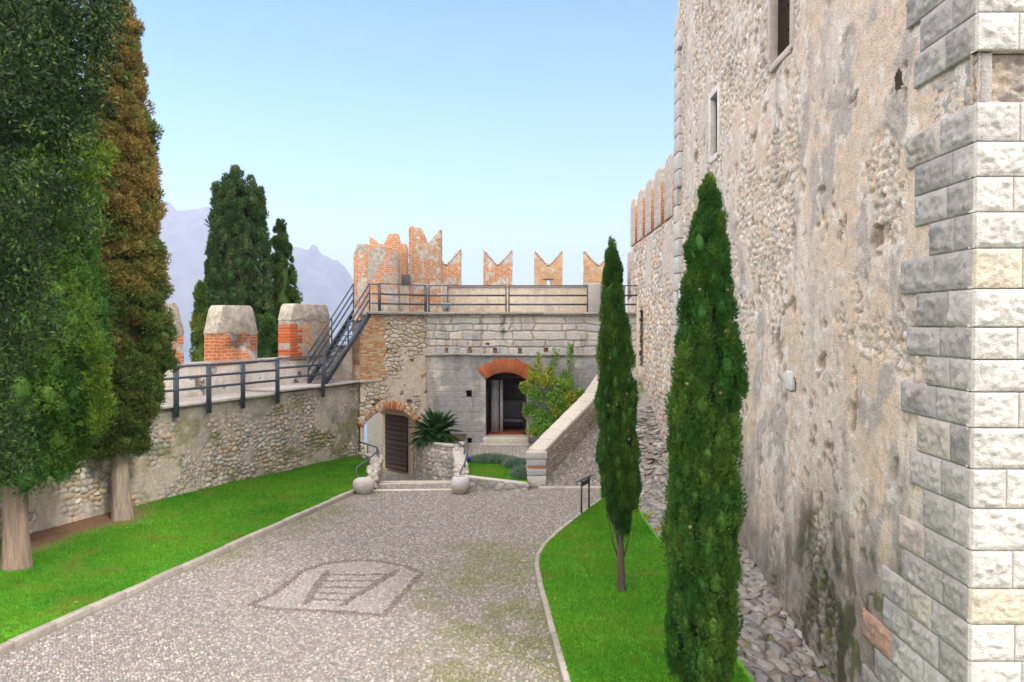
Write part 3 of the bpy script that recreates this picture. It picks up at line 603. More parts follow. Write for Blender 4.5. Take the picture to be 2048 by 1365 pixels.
def merlon(name, parent, o, ud, outline, thick, mat, label=None, back=None):
    """extruded outline in (along, up); thickness goes to the back"""
    o2 = []
    for i in range(len(outline)):
        a, c_ = outline[i], outline[(i + 1) % len(outline)]; L = math.hypot(c_[0] - a[0], c_[1] - a[1]); k = max(1, int(L / .16)); o2.append(a)
        if a[1] <= 0 and c_[1] <= 0: continue
        for j in range(1, k): t = j / k; o2.append((a[0] + (c_[0] - a[0]) * t + random.uniform(-.018, .018), a[1] + (c_[1] - a[1]) * t + random.uniform(-.02, .012)))
    outline = o2
    ud = Vector(ud).normalized(); bk = Vector(back) if back is not None else Vector((-ud.y, ud.x, 0)); n_ = len(outline)
    ob = bpy.data.objects.new(name, None)
    V = [(u, 0, v) for u, v in outline] + [(u, thick, v) for u, v in outline]
    Fc = [tuple(range(n_)), tuple(range(n_, 2 * n_))[::-1]] + [((i + 1) % n_, i, i + n_, (i + 1) % n_ + n_) for i in range(n_)]
    bpy.data.objects.remove(ob)
    me = mk(name, V, Fc, mat); import bmesh as _b; B = _b.new(); B.from_mesh(me); _b.ops.recalc_face_normals(B, faces=B.faces); B.to_mesh(me); B.free()
    ob = bpy.data.objects.new(name, me); COL.objects.link(ob); ob.parent = parent
    ob.location = Vector(o) - Vector(BASE[parent.name]); ob.rotation_euler = (0, 0, math.atan2(ud.y, ud.x)); BASE[ob.name] = np.array(o, float)
    bevel(ob, .03); 
    if label: ob['label'] = label
    return ob
def cut(ob, outline, u0, depth):
    """cuts a niche of that outline into the front face for good"""
    n_ = len(outline); V = [(u + u0, -.2, v) for u, v in outline] + [(u + u0, depth, v) for u, v in outline]
    Fc = [tuple(range(n_)), tuple(range(2 * n_ - 1, n_ - 1, -1))] + [((i + 1) % n_, i, i + n_, (i + 1) % n_ + n_) for i in range(n_)]
    me = mk('niche', V, Fc, ob.data.materials[0]); import bmesh as _b; Q = _b.new(); Q.from_mesh(me); _b.ops.recalc_face_normals(Q, faces=Q.faces); Q.to_mesh(me); Q.free()
    co = bpy.data.objects.new('niche', me); COL.objects.link(co); co.location = ob.location; co.rotation_euler = ob.rotation_euler; par = ob.parent; ob.parent = None
    m_ = ob.modifiers.new('cut', 'BOOLEAN'); m_.object = co; m_.operation = 'DIFFERENCE'; m_.solver = 'EXACT'; bv = ob.modifiers.get('Bevel'); ob.modifiers.remove(bv)
    bpy.context.view_layer.update(); dg = bpy.context.evaluated_depsgraph_get(); dg.update(); nm = bpy.data.meshes.new_from_object(ob.evaluated_get(dg)); ob.modifiers.clear(); ob.data = nm; bpy.data.objects.remove(co); ob.parent = par
for k in range(5):
    y0 = Ym + k * 2.36
    merlon('merlon', cw, (towX(y0 + 1.72) + .03, y0 + 1.72, 9.3), (-.02, -1, 0), [(u, v * 1.08) for u, v in prof_m], .5, RENDERED)
    mb = MB(); mb.abox(towX(y0) + .02, towX(y0) + .54, y0 - .035, y0 + .01, 9.3, 10.95); putmb('brick_end', mb, BRICK_RED, cw)

#MARK2
# ------------------------------------------------------------------ left courtyard wall, walkway, railing
LD = np.array((.42, 1, 0)) / math.hypot(.42, 1); LN = np.array((LD[1], -LD[0], 0))
def WL(Y, off=0.0, z=0.0): return np.array((wallX(Y), Y, z)) - LN * off
def wpx(px, off=0.0):            # height of the wall line (depth) seen at a photo column, used for post spacing
    u = (px - 1024) / F; Y = (-20.25 - off * 1.0846) / (u - .42); return Y
lw = thing('courtyard_wall', 'long cobble and rubble wall with a walkway and brick merlons above the left lawn', 'wall', tuple(WL(13)))
def lw_fn(U, V):
    Z = V - .9; wob = fbm(U * .7, Z * .8, seed=101, o=5) - .5
    f1, f2, cid = voro(U * 4.6 + wob * 1.5, (Z + .12 * np.sin(U * .6)) * 6.6, 102, .75); ed = f2 - f1
    f1b, f2b, cb = voro(U * 8 + wob, Z * 11, 103); edb = f2b - f1b
    n5 = fbm(U * 5, Z * 5, seed=104, o=5); n12 = fbm(U * 14, Z * 14, seed=105, o=3)
    pl = ss(1.9, 2.9, Z + wob * 2.6 - U * .022); pl = np.maximum(pl, ss(.56, .62, fbm(U * .55, Z * .45, seed=106, o=5)) * .9)
    pl = np.maximum(pl, ss(.25, .1, np.abs(((U + 1.3) % 3.1) - 1.5)) * ss(.95, .6, Z + wob) * (fbm(U * .3, U * 0, seed=7) > .45))
    big = ss(.35, .6, fbm(U * .8, Z * .8, seed=107) + .1)
    dome = big * ss(.02, .34, ed) * (.4 + .6 * rnd(cid * 9999, 2)) + (1 - big) * ss(.02, .3, edb) * .45
    disp = (1 - pl) * (.10 * dome - .045) + pl * (.035 * (n5 - .5)) + .012 * (n12 - .5) + .08 * (fbm(U * .4, Z * .5, seed=108) - .5)
    pal = np.array([(.50, .45, .38), (.42, .38, .33), (.57, .53, .47), (.36, .34, .32), (.52, .42, .30), (.44, .33, .24)])
    idx = np.where(big > .5, cid, cb); st = pal[(idx * 6).astype(int) % 6] * (.75 + .5 * n5)[..., None]
    e = np.where(big > .5, ed, edb); st = mix((.22, .2, .155), st, ss(.03, .16, e))
    p = mix((.50, .43, .35), (.34, .31, .27), ss(.35, .65, fbm(U * 1.3, Z * 1.1, seed=109, o=5)))
    c = mix(st, p, pl); c = c * .86; c = mix(c, (.13, .15, .05), ss(.52, .66, fbm(U * 1.4, Z * 1.6, seed=110, o=6)) * ss(6, 13, U) * .65)
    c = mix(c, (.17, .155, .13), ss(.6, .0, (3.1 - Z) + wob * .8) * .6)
    return disp, c, np.ones(U.shape, bool)
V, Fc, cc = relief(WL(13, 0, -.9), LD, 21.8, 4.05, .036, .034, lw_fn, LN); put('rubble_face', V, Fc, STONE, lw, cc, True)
mb = MB(); mb.box(WL(13, .06, -8), LD * 21.9, -LN * 1.9, (0, 0, 11.1), (.4, .35, .29)); putmb('masonry_core', mb, STONE, lw)
def slabmesh(name, poly, z0, z1, parent, col, mat, seed, cut=.55):
    """flagstone deck with a slightly ragged edge"""
    mb = MB(); mb.prism(poly, z0, z1, col); o = putmb(name, mb, mat, parent); bevel(o, .025); return o
k2 = lambda p: (p[0], p[1])
BD = np.array((.7036, .7106, 0)); BN = np.array((.7106, -.7036, 0)); A = np.array((-6.3, 33.0, 0)); B = np.array((-3.8, 35.5, 0))
mbd = MB()
for (ya, yb, z1, sd_) in ((13, 28.35, 3.2, 1), (28.2, 32.95, 3.29, 2)):
    q = ya; rg = random.Random(sd_)
    while q < yb - .3:
        e = min(yb, q + rg.uniform(1.2, 1.9)); t = rg.uniform(.9, 1.08); ov = rg.uniform(.08, .16)
        mbd.prism([k2(WL(q + .008, -ov)), k2(WL(e - .008, -ov + rg.uniform(-.02, .02))), k2(WL(e - .008, 1.45)), k2(WL(q + .008, 1.45))], z1 - .10 + rg.uniform(-.01, .01), z1 + rg.uniform(-.006, .006), (.42 * t, .39 * t, .365 * t)); q = e
e1 = A + BD * .72 + BN * .14; e0 = WL(32.96, -.12)
mbd.prism([k2(e0), k2(e1), k2(A + BD * .72 - BN * .2), k2(WL(33.3, .9)), k2(WL(32.97, .9))], 3.19, 3.29, (.40, .375, .35))
o = putmb('walkway_slab', mbd, STONE, lw); bevel(o, .025)
# parapet with plaster face, coping and merlons
def par_fn(U, V):
    n5 = fbm(U * 3, V * 3, seed=121, o=5); n1 = fbm(U * .9, V * .9, seed=122, o=5)
    c = mix((.70, .63, .55), (.48, .43, .37), ss(.45, .65, n1)); c = mix(c, (.66, .61, .55), ss(.5, .7, n5) * .6); c = mix(c, (.2, .17, .14), ss(.69, .73, fbm(U * 2, V * 2, seed=123, o=4)))
    return .05 * (n5 - .5) - .05 * ss(.69, .73, fbm(U * 2, V * 2, seed=123, o=4)), c, np.ones(U.shape, bool)
V, Fc, cc = relief(WL(13, 1.38, 3.1), LD, 21.9, 1.17, .05, .04, par_fn, LN); put('parapet_face', V, Fc, PLASTER, lw, cc, True)
mb = MB(); mb.box(WL(13, 1.43, 3.0), LD * 21.9, -LN * .45, (0, 0, 1.25), (.45, .4, .34)); putmb('parapet_core', mb, STONE, lw)
mb = MB(); mb.box(WL(13, 1.3, 4.25), LD * 21.95, -LN * .66, (0, 0, .075), (.34, .31, .28)); bevel(putmb('coping', mb, STONE, lw), .02)
a_, b_ = WL(33.15, 1.36), np.array((-6.72, 33.55, 0)); d_ = b_ - a_; V, Fc, cc = relief((a_[0], a_[1], 3.1), d_ / np.linalg.norm(d_), float(np.linalg.norm(d_)), 1.6, .05, .04, par_fn, np.array((d_[1], -d_[0], 0)) / np.linalg.norm(d_)); put('parapet_face', V, Fc, PLASTER, lw, cc, True)
mb = MB(); bk_ = np.array((-d_[1], d_[0], 0)) / np.linalg.norm(d_); mb.box((*(a_ + bk_ * .05)[:2], -8), d_, bk_ * .4, (0, 0, 12.66), (.45, .4, .34)); putmb('parapet_core', mb, STONE, lw); mb = MB(); mb.box((*(a_ - bk_ * .07)[:2], 4.68), d_, bk_ * .6, (0, 0, .08), (.36, .33, .30)); bevel(putmb('coping', mb, STONE, lw), .02)
for (pa, pb, top, mat, lab) in ((300, 368, 6.3, BRICK_RED, 'merlon with grey capped top half hidden behind the brown cypress'), (434, 515, 6.27, BRICK_RED, 'red brick merlon with grey mortar cap and a dark arrow slit'), (581, 660, 6.42, BRICK_PALE, 'merlon plastered on its face with brick on its end')):
    ya, yb = wpx(pa, 1.36) - .53, wpx(pb, 1.36) - .53; L = (yb - ya) * 1.0846; hgt = top - 4.18
    tp_ = .95 if mat is BRICK_RED else .62; in_ = .26 if mat is BRICK_RED else .18; ol = [(0, 0), (0, hgt - tp_), (in_, hgt - .12), (in_ + .12, hgt), (L - in_ - .12, hgt), (L - in_, hgt - .12), (L, hgt - tp_), (L, 0)]
    ml = merlon('merlon', lw, WL(ya, 1.36, 4.18), LD, ol, .58, mat, lab)
    mb = MB()                                      # mortar cap: its own sloped shell just proud of the brick
    cap = [(0, hgt - tp_ - .03), (0, hgt - tp_), (in_, hgt - .12), (in_ + .12, hgt), (L - in_ - .12, hgt), (L - in_, hgt - .12), (L, hgt - tp_), (L, hgt - tp_ - .03), (L * .8, hgt - tp_ - .12), (L * .62, hgt - tp_ + .02), (L * .45, hgt - tp_ - .1), (L * .3, hgt - tp_ + .03), (L * .16, hgt - tp_ - .02)]
    o3 = WL(ya, 1.36, 4.18); e_ = .022; n_ = len(cap)
    def P_(u, v, d): cx, cz = L / 2, hgt - .5; return o3 + LD * (cx + (u - cx) * (1 + e_ * 2 / L)) + np.array((0, 0, cz + (v - cz) * 1.03)) - LN * d
    mb.add([P_(u, v, -e_) for u, v in cap] + [P_(u, v, .58 + e_) for u, v in cap], [tuple(range(n_)), tuple(range(2 * n_ - 1, n_ - 1, -1))] + [((i + 1) % n_, i, i + n_, (i + 1) % n_ + n_) for i in range(n_)], (.40, .35, .29))
    bevel(putmb('merlon_cap', mb, CAPM, lw), .05)
    if mat is BRICK_PALE:
        mb = MB(); rgm = random.Random(3); o4 = WL(ya, 1.36, 4.18)
        for r_ in range(13): t_ = rgm.uniform(.8, 1.15); mb.box(o4 + LD * -.012 + LN * .012 + np.array((0, 0, .02 + r_ * .112)), LD * rgm.choice([.45, .62, .75]), -LN * .61, (0, 0, .098), (.50 * t_, .115 * t_, .035 * t_))
        bevel(putmb('brick_end', mb, ROCKY, lw), .012)
    if mat is BRICK_RED and pa > 400:
        cut(ml, [(-.1, .12), (-.08, .5), (-.22, .6), (-.17, .74), (-.07, .8), (-.03, .98), (.04, 1.0), (.09, .8), (.2, .72), (.23, .6), (.08, .52), (.1, .12)], L * .52, .5)
STEEL = (.060, .078, .105)
wr = thing('walkway_railing', 'dark grey steel railing with three rails along the left wall walkway', 'railing', tuple(WL(19, -.16, 3.2)))
pxs = [150, 225, 290, 355, 420, 488]
Ys = [wpx(p, -.17) for p in pxs]; Ys = Ys + [wpx(557, -.17), wpx(648, -.17)]
for i, Yp in enumerate(Ys):
    p = WL(Yp, -.17); zt = 4.36 if i < 6 else 4.43; mb = MB()
    for sft in (-.045, .045): mb.bar(p + LD * sft + np.array((0, 0, 2.82)), p + LD * sft + np.array((0, 0, zt)), .03, .11, STEEL, up=LD)
    mb.bar(p + np.array((0, 0, 2.85)), p + np.array((0, 0, zt - .02)), .06, .03, STEEL, up=LD); putmb('post', mb, METAL, wr)
for (ya, yb, dz) in ((Ys[0], Ys[6], 0), (Ys[6], Ys[7], .07)):
    for q, hh in ((4.345, .05), (4.0, .075), (3.64, .075)):
        mb = MB(); mb.bar(WL(ya, -.17, q + dz), WL(yb, -.17, q + dz), .035, hh, STEEL); putmb('rail', mb, METAL, wr)
# steel stair
st = thing('steel_staircase', 'open grey steel stair climbing from the walkway to the terrace', 'staircase', (-7.3, 31, 3.29))
SR0, SR1 = np.array((-7.26, 30.9, 3.29)), np.array((-5.95, 33.32, 6.17)); sd2 = (SR1 - SR0) * (1, 1, 0); sd2 /= np.linalg.norm(sd2); sw = np.array((-sd2[1], sd2[0], 0)) * .86
for off in (np.zeros(3), sw):
    mb = MB(); mb.bar(SR0 + off + (0, 0, .06), SR1 + off + (0, 0, -.08), .05, .24, STEEL); putmb('stringer', mb, METAL, st)
    for hgt, th in ((1.16, .05), (.82, .06), (.5, .06)):
        mb = MB(); mb.bar(SR0 + off + (0, 0, hgt), SR1 + off + (0, 0, hgt), .04, th, STEEL); putmb('handrail', mb, METAL, st)
    for t in (0, .5, 1.0):
        p = SR0 + (SR1 - SR0) * t + off; mb = MB(); mb.bar(p + (0, 0, -.05), p + (0, 0, 1.17), .05, .05, STEEL, up=(0, 1, 0)); putmb('post', mb, METAL, st)
for i in range(13):
    p = SR0 + (SR1 - SR0) * ((i + 1) / 14); mb = MB(); mb.box(p - sd2 * .12, sd2 * .25, sw, (0, 0, .035), tuple(q * 1.15 for q in STEEL)); putmb('tread', mb, METAL, st)

# ------------------------------------------------------------------ gatehouse: oblique gate wall, stone front, terrace
gh = thing('gatehouse', 'two level stone gatehouse with a terrace, swallowtail merlons and two arched doorways', 'gatehouse', (-3.8, 35.5, -.9))
ZP0, ZS, ZC = -1.0, 1.42, 1.98; PU0, PU1 = .18, 2.75; PUM = (PU0 + PU1) / 2; PHW = (PU1 - PU0) / 2
def seg_arc(hw, rise): return (hw * hw + rise * rise) / (2 * rise)
PR = seg_arc(PHW, ZC - ZS); PCZ = ZC - PR
def gate_open(U, Z): return (np.abs(U - PUM) < PHW) & ((Z < ZS) | (Z < PCZ + np.sqrt(np.clip(PR ** 2 - (U - PUM) ** 2, 0, None))))
def brickpat(U, Z, seed):
    zz = Z + (fbm(U * .8, Z * .8, seed=seed) - .5) * .06; du, dv, bid, row = courses(U + 3, zz + 2, .078, .092, .22, .30, seed, 12)
    e = np.minimum(du, dv); r = rnd(bid, seed); pal = np.array([(.47, .17, .06), (.50, .27, .12), (.52, .35, .18), (.42, .20, .10), (.55, .40, .24), (.40, .24, .14)])
    return ss(.002, .016, e), mix((.50, .42, .31), pal[(r * 6).astype(int) % 6], ss(.003, .014, e))
def bast_fn(U, V):
    Z = V - 1.1; n5 = fbm(U * 4, Z * 4, seed=131, o=5); n1 = fbm(U * 1.1, Z * 1.1, seed=132, o=5); n12 = fbm(U * 13, Z * 13, seed=133, o=3)
    f1, f2, cid = voro(U * 3.6 + n1 * 2, Z * 5, 134); ed = f2 - f1
    br = ss(1.32, 1.22, U + (fbm(U * 2, Z * 2, seed=135, o=4) - .5) * .5) * ss(3.25, 3.4, Z + (n1 - .5) * .5)
    jam = ss(.32, .22, np.maximum(U - PU1, 0) + (n5 - .5) * .25) * (U > PU1) * ss(1.6, 1.3, Z); br = np.maximum(br, jam)
    rub = ss(.5, .6, n1 + ss(2.5, 5.2, Z) * .12); bd, bc = brickpat(U, Z, 136)
    pl = mix((.56, .47, .37), (.62, .55, .46), n5); pl = mix(pl, (.40, .36, .32), ss(.55, .7, fbm(U * 2, Z * .7, seed=137, o=5)) * .6)
    pal = np.array([(.55, .48, .38), (.44, .39, .33), (.62, .57, .5), (.5, .40, .29)]); stn = mix((.33, .27, .2), pal[(cid * 4).astype(int) % 4], ss(.03, .15, ed))
    c = mix(pl, stn, rub * .85); c = mix(c, bc, br); pit = ss(.68, .72, fbm(U * 2.7, Z * 2.7, seed=138, o=4)) * (1 - br)
    c = mix(c, (.13, .1, .07), pit * .9); c = mix(c, (.3, .27, .23), ss(5.7, 6.05, Z) * .5)
    disp = rub * (1 - br) * (.07 * ss(.02, .3, ed) - .03) + (1 - br) * .03 * (n5 - .5) + br * (.014 * bd) - .07 * pit + .01 * (n12 - .5)
    return disp, c, ~gate_open(U, Z)
V, Fc, cc = relief(A + (0, 0, -1.1), BD, 3.53, 7.16, .022, .02, bast_fn, BN); put('gate_wall', V, Fc, PLASTER, gh, cc, True)
mb = MB()
ups = [(-6.28, 33.06), (-3.82, 35.54), (5.7, 35.62), (5.7, 40.4), (-7.2, 40.4), (-7.05, 35.3), (-6.7, 33.42)]
mb.prism(ups, 3.95, 6.04, (.4, .3, .2)); o = putmb('upper_storey', mb, BRICK_OLD, gh)
mb = MB(); mb.prism([(-6.28, 33.06), (-5.3, 34.05), (-5.95, 34.72), (-6.7, 33.42)], 2.3, 3.94); mb.prism([(-5.3, 34.06), (-3.82, 35.54), (-3.82, 36.3), (-5.0, 36.3), (-5.92, 34.74)], 2.3, 3.94); putmb('pier_core', mb, BRICK_OLD, gh)
# passage: jambs and vault
arc = [(PUM - PHW, ZP0)] + [(PUM + PHW * s_, PCZ + math.sqrt(PR ** 2 - (PHW * s_) ** 2)) for s_ in np.linspace(-1, 1, 17)] + [(PUM + PHW, ZP0)]
PD = np.array((-.7036 * 1.0, .7106, 0)); PD = np.array((-.7106, .7036, 0))
def arc_pts(dd, grow=0.0): return [A + BD * u + PD * dd + np.array((0, 0, z_ + grow)) for u, z_ in arc]
mb = MB(); n_ = len(arc); dl = [2.2] * n_
front = arc_pts(-.02); V = []
for i, (u, z_) in enumerate(arc): V += [front[i], A + BD * u + PD * (.85 if i == 0 else 2.2) + np.array((0, 0, z_))]
mb.add(V, [(2 * i, 2 * i + 1, 2 * i + 3, 2 * i + 2) for i in range(1, n_ - 1)], (.56, .44, .31)); 
mb.add(V, [(0, 1, 3, 2)], (.45, .37, .28)); putmb('passage_vault', mb, PLASTER, gh)
mb = MB(); mb.box(A + BD * (PU1 + .02) + PD * .06 + np.array((0, 0, -1.1)), PD * 2.2, BD * .5, (0, 0, 3.4), (.56, .40, .27)); putmb('passage_jamb', mb, PLASTER, gh)
# worn brick arch over the gate
def voussoirs(mb, cfun, cz, r0, r1, half, n, seed, cols, proud=.03, mort=.012, worn=0.0):
    rg = random.Random(seed)
    for i in range(n):
        a0 = -half + 2 * half * i / n; a1 = -half + 2 * half * (i + 1) / n; g_ = mort / r1; a0 += g_ / 2; a1 -= g_ / 2
        if rg.random() < worn: continue
        ra, rb = r0 + rg.uniform(0, .015), r1 - rg.uniform(0, .05 + worn * .25); pr = proud + rg.uniform(-.008, .008); t = rg.uniform(.75, 1.15); c_ = [q * t for q in rg.choice(cols)]
        P = [cfun(r_ * math.sin(a_), cz + r_ * math.cos(a_), d_) for d_ in (pr, -.15) for r_, a_ in ((ra, a0), (ra, a1), (rb, a1), (rb, a0))]
        mb.add(P, [(0, 1, 2, 3), (7, 6, 5, 4), (0, 4, 5, 1), (1, 5, 6, 2), (2, 6, 7, 3), (3, 7, 4, 0)], c_)
mb = MB(); voussoirs(mb, lambda u, z_, d: A + BD * (PUM + u) + BN * d + np.array((0, 0, z_)), PCZ, PR - .01, PR + .40, math.asin(PHW / PR) + .08, 46, 4, [(.50, .14, .05), (.52, .24, .12), (.56, .42, .29), (.5, .18, .07), (.54, .36, .24)], .04, worn=.15)
o = putmb('gate_arch', mb, STONE, gh); bevel(o, .008, 1)
mb = MB()
for i in range(24):
    t = random.uniform(.7, 1.1); q = ZP0 + .1 + i * .1; mb.box(A + BD * (PU1 + random.uniform(-.01, .01)) + BN * .0 + np.array((0, 0, q)), BD * random.choice([.13, .26]), BN * .03, (0, 0, .085), (.46 * t, .22 * t, .13 * t))
bevel(putmb('jamb_bricks', mb, STONE, gh), .008, 1)
mb = MB(); dw = 1.55
for i in range(12):
    t = random.uniform(.8, 1.25); hh = (ZS + .32 - ZP0 - .1) / 12; q = ZP0 + .08 + i * hh
    mb.box(A + BD * (PU1 - .1) + PD * .28 + np.array((0, 0, q)), PD * dw, BD * -.06, (0, 0, hh - .012), (.055 * t, .036 * t, .028 * t))
mb.box(A + BD * (PU1 - .09) + PD * .28 + np.array((0, 0, ZP0 + .08)), PD * dw, BD * .05, (0, 0, ZS + .3 - ZP0 - .1), (.03, .02, .016))
gd = putmb('wooden_gate', mb, WOOD, gh); bevel(gd, .008, 1)
for q in (-.3, .9): mb = MB(); mb.box(A + BD * (PU1 - .165) + PD * .3 + np.array((0, 0, q)), PD * 1.3, BD * -.012, (0, 0, .06), (.02, .02, .02)); putmb('hinge', mb, METAL, gd)

# stone front with the main door
DX, DHW, DS, DC, DZ = -.27, .9, 3.15, 3.48, .59
DR = seg_arc(DHW, DC - DS); DCZ = DC - DR
HOLES = [(at(px, py, 35.5).x, at(px, py, 35.5).z, wx, wz) for px, py, wx, wz in ((893, 701, .07, .11), (940, 701, .08, .12), (990, 701, .08, .10), (1040, 702, .08, .11), (1092, 700, .09, .08), (1143, 702, .08, .12), (938, 787, .11, .13), (938, 883, .11, .13), (975, 688, .06, .04))]
def front_fn(U, V):
    X, Z = -3.8 + U, V - .9; n5 = fbm(U * 4, Z * 4, seed=141, o=5); n1 = fbm(U * .8, Z * .8, seed=142, o=5); n12 = fbm(U * 12, Z * 12, seed=143, o=4)
    wz = Z + (fbm(U * .9, Z * 1.3, seed=144, o=3) - .5) * .16; wu = U + (fbm(U * 1.2, Z * 3, seed=145, o=3) - .5) * .2
    du, dv, bid, row = courses(wu, wz + 1.2, .24, .42, .5, 1.5, 146, 8); e = np.minimum(du, dv) + (n12 - .5) * .025
    up = ss(4.2, 4.34, Z); r = rnd(bid, 5); r2 = rnd(bid, 9)
    blk = ss(.008, .05, e)
    pal = np.array([(.43, .43, .44), (.50, .485, .46), (.40, .40, .41), (.53, .50, .46), (.46, .455, .45)])[(r * 5).astype(int) % 5] * (.85 + .3 * n5)[..., None]
    lowp = np.array([(.50, .47, .42), (.44, .43, .41), (.53, .50, .45), (.46, .44, .42), (.42, .42, .42)])[(r * 5).astype(int) % 5] * (.85 + .3 * n5)[..., None]
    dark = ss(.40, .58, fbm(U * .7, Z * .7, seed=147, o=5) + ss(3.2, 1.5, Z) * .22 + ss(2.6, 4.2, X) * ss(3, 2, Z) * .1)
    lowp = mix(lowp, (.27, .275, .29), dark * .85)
    mort_u = mix((.47, .38, .27), (.34, .28, .2), n12); mort_l = mix((.42, .38, .33), (.28, .27, .26), n5 * .6 + dark * .4)
    c = mix(mix(mort_l, lowp, ss(.004, .022, e)), mix(mort_u, pal, ss(.012, .05, e)), up)
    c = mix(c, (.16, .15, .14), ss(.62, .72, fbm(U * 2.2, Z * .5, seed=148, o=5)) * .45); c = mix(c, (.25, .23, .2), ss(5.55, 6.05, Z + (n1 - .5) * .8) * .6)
    c = mix(c, (.08, .09, .04), ss(.25, .0, np.abs(X + .35 + (n5 - .5) * .4)) * ss(4.4, 5.2, Z) * ss(.45, .6, n12) * .8)
    edge = ss(.35, .1, U + (n5 - .5) * .3); c = mix(c, (.40, .37, .33), edge * .6)
    disp = up * (.055 * blk * (.6 + .6 * r2) + .02 * (n12 - .5)) + (1 - up) * (.014 * ss(.004, .03, e) * (.4 + r2) + .012 * (n12 - .5)) + .03 * (n1 - .5)
    keep = ~((np.abs(X - DX) < DHW) & (Z > DZ - .3) & ((Z < DS) | (Z < DCZ + np.sqrt(np.clip(DR ** 2 - (X - DX) ** 2, 0, None)))))
    for hx, hz, wx, wz_ in HOLES: keep &= ~((np.abs(X - hx + (n12 - .5) * .04) < wx) & (np.abs(Z - hz) < wz_))
    return disp, c, keep
V, Fc, cc = relief((-3.8, 35.5, -.9), (1, 0, 0), 9.4, 6.95, .026, .024, front_fn, (0, -1, 0)); put('stone_front', V, Fc, STONE, gh, cc, True)
mb = MB()
for hx, hz, wx, wz in HOLES: mb.abox(hx - wx - .05, hx + wx + .05, 35.86, 35.9, hz - wz - .05, hz + wz + .05, (.02, .018, .015))  # near-black plates behind the wall holes, their shade painted in
for x0, x1, z0, z1 in ((-3.8, DX - DHW - .02, -1, 3.94), (DX + DHW + .02, 5.7, -1, 3.94), (DX - DHW - .02, DX + DHW + .02, DC + .05, 3.94), (DX - DHW - .02, DX + DHW + .02, -1, DZ - .05)): mb.abox(x0, x1, 35.9, 36.25, z0, z1, (.3, .28, .26))
putmb('wall_core', mb, STONE, gh)
arc2 = [(DX - DHW, DZ - .3)] + [(DX + DHW * s_, DCZ + math.sqrt(DR ** 2 - (DHW * s_) ** 2)) for s_ in np.linspace(-1, 1, 15)] + [(DX + DHW, DZ - .3)]
mb = MB(); V = []
for u, z_ in arc2: V += [(u, 35.47, z_), (u, 36.24, z_)]
mb.add(V, [(2 * i, 2 * i + 1, 2 * i + 3, 2 * i + 2) for i in range(len(arc2) - 1)], (.33, .30, .27)); putmb('door_reveal', mb, STONE, gh)
mb = MB(); voussoirs(mb, lambda u, z_, d: np.array((DX + u, 35.5 - d, z_)), DCZ, DR - .01, DR + .64, math.asin(DHW / DR) + .0, 50, 6, [(.52, .12, .03), (.46, .11, .035), (.55, .16, .05), (.40, .10, .035)], .07, .017)
bevel(putmb('brick_arch', mb, STONE, gh), .006, 1)
mb = MB(); a_ = math.asin(DHW / DR); V = []
for q in np.linspace(-a_, a_, 30): V += [(DX + DR * math.sin(q), 35.475, DCZ + (DR + .01) * math.cos(q)), (DX + (DR + .61) * math.sin(q), 35.475, DCZ + (DR + .61) * math.cos(q))]
mb.add(V, [(2 * i, 2 * i + 1, 2 * i + 3, 2 * i + 2) for i in range(29)], (.55, .42, .33)); putmb('arch_mortar', mb, STONE, gh)
mb = MB(); mb.abox(DX - 1.0, DX + 1.0, 35.02, 36.2, .34, .60, (.52, .48, .42)); mb.abox(DX - 1.12, DX + 1.05, 34.8, 35.4, .27, .36, (.47, .43, .38)); bevel(putmb('door_sill', mb, STONE, gh), .02)
mb = MB()      # dim room behind the open door
mb.abox(-2.6, 2.6, 36.25, 39.3, .5, .57, (.36, .09, .045)); mb.abox(-2.6, 2.6, 39.2, 39.3, .57, 3.9, (.20, .19, .19)); mb.abox(-2.7, -2.6, 36.25, 39.3, .5, 3.9, (.3, .3, .3)); mb.abox(2.6, 2.7, 36.25, 39.3, .5, 3.9, (.3, .3, .3)); putmb('room', mb, PLASTER, gh)
mb = MB(); mb.abox(-.98, -.62, 37.3, 37.4, .57, 3.0, (.5, .5, .52)); mb.abox(-.56, -.42, 37.0, 37.1, .57, 3.0, (.45, .45, .46)); putmb('white_panel', mb, WOOD, gh)
mb = MB(); mb.abox(-.5, .9, 38.2, 38.9, .9, 1.05, (.15, .15, .16)); putmb('table', mb, WOOD, gh)
mb = MB(); mb.abox(-.45, .75, 38.9, 38.96, 1.9, 3.0, (.08, .07, .07)); mb.abox(-.5, -.45, 38.88, 38.97, 1.85, 3.05, (.42, .24, .10)); mb.abox(-.5, .8, 38.88, 38.97, 3.0, 3.06, (.42, .24, .10)); putmb('picture_board', mb, WOOD, gh)
for sx in (-1, 1):
    mb = MB(); x0 = DX + sx * (DHW - .02)
    for i in range(5): mb.abox(min(x0, x0 - sx * .07), max(x0, x0 - sx * .07), 36.3 + i * .17, 36.3 + i * .17 + .16, .6, 3.1, (.035, .026, .022))
    putmb('door', mb, WOOD, gh)
mb = MB(); xs = np.linspace(-3.86, 5.6, 90)
